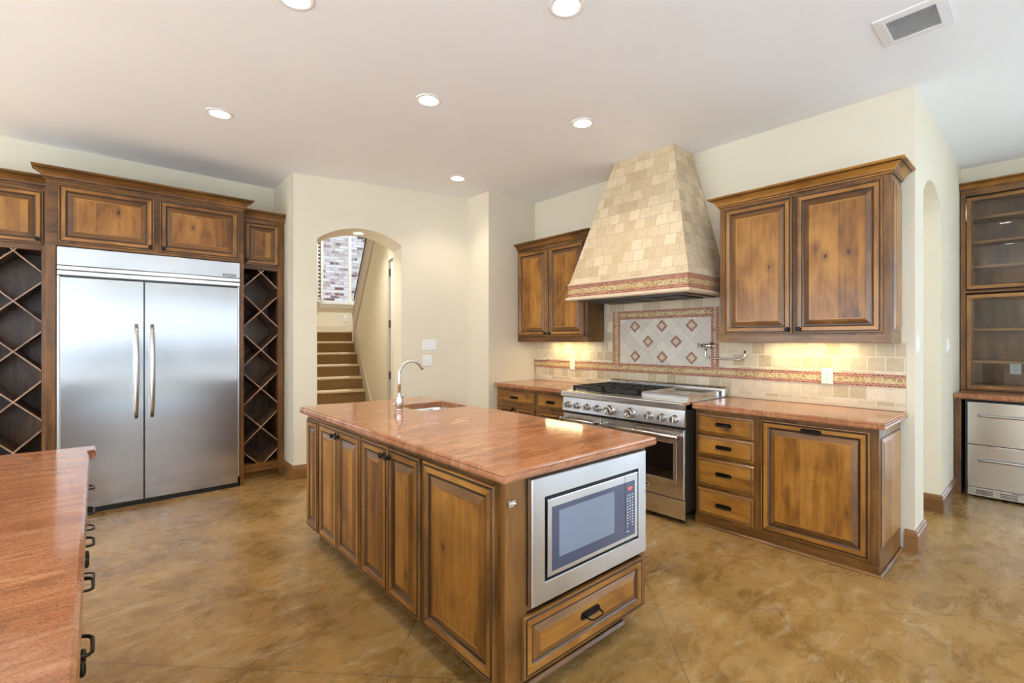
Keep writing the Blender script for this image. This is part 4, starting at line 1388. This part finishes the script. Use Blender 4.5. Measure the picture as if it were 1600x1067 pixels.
# ------------------------------------------------------------------ foreground counter
t = thing('counter_cabinet', 'alder cabinet run with bail pulls under the near left counter', 'cabinet', (-.4, 1.7, 0))
FXX = -.065
MB().box(-.75, FXX, .60, 2.835, .10, .874).build('body', FRAME['Z'], t, .002)
MB().box(-.70, FXX - .06, .64, 2.80, 0, .10).build('toe_kick', DARKWOOD, t)
for v0, v1, pv in ((.694, .850, .770), (.515, .678, .600), (.110, .500, .395)):
    d = front_panel('E', FXX, 2.52, 2.81, v0, v1, DRAWP, 'drawer', t, horiz=True)
    bail_pull('E', FXX + .02, 2.69, pv, d, w=.10)
for c, w in ((2.32, .33), (1.965, .33), (1.625, .32), (1.30, .31), (.96, .31)):
    d = front_panel('E', FXX, c - w / 2, c + w / 2, .694, .850, DRAWP, 'drawer', t, horiz=True)
    bail_pull('E', FXX + .02, c, .770, d)
    d = front_panel('E', FXX, c - w / 2, c + w / 2, .11, .678, parent=t)
    if c in (2.32, 1.625): knob('E', FXX + .02, c - w / 2 + .025, .655, d)
    elif c in (1.965, 1.30): knob('E', FXX + .02, c + w / 2 - .025, .655, d)
mb = MB()
outer = [(-.80, .55), (-.018, .55), (-.018, 2.755), (-.012, 2.762), (.003, 2.765), (.003, 2.870), (-.80, 2.905)]
def inset(p, o):
    cx, cy = -.4, 1.7
    return (p[0] - math.copysign(o, p[0] - cx), p[1] - math.copysign(o, p[1] - cy))
mb.rings([[(*inset(p, o), z) for p in outer] for o, z in ((.010, .875), (.002, .875), (0, .884), (0, .897), (.003, .909), (.010, .915))], 0)
tag(mb.build('worktop', GRANITE, root=(-.4, 1.7, .875)), 'streaked red granite worktop of the near left counter', 'worktop')

# ------------------------------------------------------------------ glass cabinet alcove
HY0, HY1 = -.285, .594
t = thing('drawer_base_cabinet', 'alder base cabinet holding the steel refrigerator drawers in the alcove', 'cabinet', (6.2, .2, 0))
BX = 5.868
mb = MB().box(BX, 6.60, .548, HY1, 0, .874).box(BX, 6.60, HY0, -.235, 0, .874).box(BX, 6.60, -.235, .548, .862, .874).box(6.55, 6.60, -.235, .548, 0, .862)
mb.build('body', FRAME['Z'], t, .002)
worktop('worktop', 5.838, 6.605, HY0, HY1, (1, 0, 0, 0), 'reddish granite worktop under the glass-door cabinet', z0=.8745)
t = thing('undercounter_refrigerator', 'undercounter stainless steel refrigerator with two drawers', 'refrigerator drawers', (6.2, .2, 0))
MB().box(BX + .035, 6.54, -.215, .525, .02, .850).build('body', BLACK, t)
for v0, v1, hz in ((.470, .842, .730), (.092, .464, .340)):
    d = MB().box(BX + .003, BX + .035, -.15, .508, v0, v1).build('drawer', STEELPANEL, t, .003)
    MB().tube([(BX + .003, .435, hz), (BX - .030, .430, hz), (BX - .036, .41, hz), (BX - .036, -.05, hz), (BX - .030, -.072, hz), (BX + .003, -.077, hz)], .0105, 12).build('handle', NICKEL, d)
gl = MB().box(BX + .003, BX + .035, -.15, .508, .018, .088).build('grille', STEELPANEL, t, .002)
for k in range(4):
    y1 = .452 - k * .148
    for z in (.036, .051, .066):
        MB().box(BX + .0015, BX + .004, y1 - .105, y1, z - .003, z + .003).build('vent_slot', BLACK, gl)
MB().box(BX + .001, BX + .0032, .17, .23, .078, .083).build('badge', SLOT, gl)

UX = 6.27
t = thing('glass_door_cabinet', 'tall alder display cabinet with glass doors and shelves in the alcove', 'cabinet', (6.45, .2, .917))
for a, b in ((.555, HY1), (HY0, -.245)): MB().box(UX + .02, 6.60, a, b, .917, 2.825).build('side_panel', FRAME['Z'], t, .002)
for a, b in ((.917, .955), (1.845, 1.862), (2.77, 2.825)): MB().box(UX + .02, 6.60, -.245, .555, a, b).build('rail', FRAME['Y'], t, .002)
MB().box(6.575, 6.598, -.245, .555, .955, 2.77).build('back_panel', FRAME['Z'], t)
for z in (2.557, 2.327, 2.092, 1.493, 1.190):
    MB().box(UX + .06, 6.572, -.243, .553, z - .012, z + .012).build('shelf', WOOD['Y'], t, .002)
mb = MB(); crown(mb, UX + .02, 6.60, HY0, HY1, 2.825, (1, 0, 0, 0), h=.065)
mb.build('crown', [WOOD['Y'], GLAZE], t)
for z0, z1 in ((.932, 1.826), (1.877, 2.752)):
    fr = frame('W', UX + .02)
    u0, u1 = -.24, .550
    mb = MB()
    R = [[fr(u0 + i, z0 + i, h), fr(u1 - i, z0 + i, h), fr(u1 - i, z1 - i, h), fr(u0 + i, z1 - i, h)] for i, h in ((.044, 0), (0, 0), (0, .014), (.003, .02), (.034, .02), (.037, .016), (.041, .016), (.044, .012), (.044, 0))]
    fm = (1, 0, 1, 0)
    mb.rings(R, [fm, fm, 2, fm, 2, 2, fm, fm], cap0=False, cap1=False)
    d = mb.build('door', [WOOD['Z'], WOOD['Y'], GLAZE], t)
    MB().box(UX + .012, UX + .016, u0 + .040, u1 - .040, z0 + .040, z1 - .040).build('glass', GLASS, d)
    if z0 > 1.5: MB().tube([(UX - .001, .552, 2.53), (UX - .001, .552, 2.71)], .0045, 8).build('hinge', CHROME, d)
FW2 = frame('W', 6.575)
plate('wall_outlet', 'white outlet on the back of the glass-door cabinet, low shelf', off(FW2, .238, 1.128), .078, .117, 'outlet', WHITEPL, 'outlet')
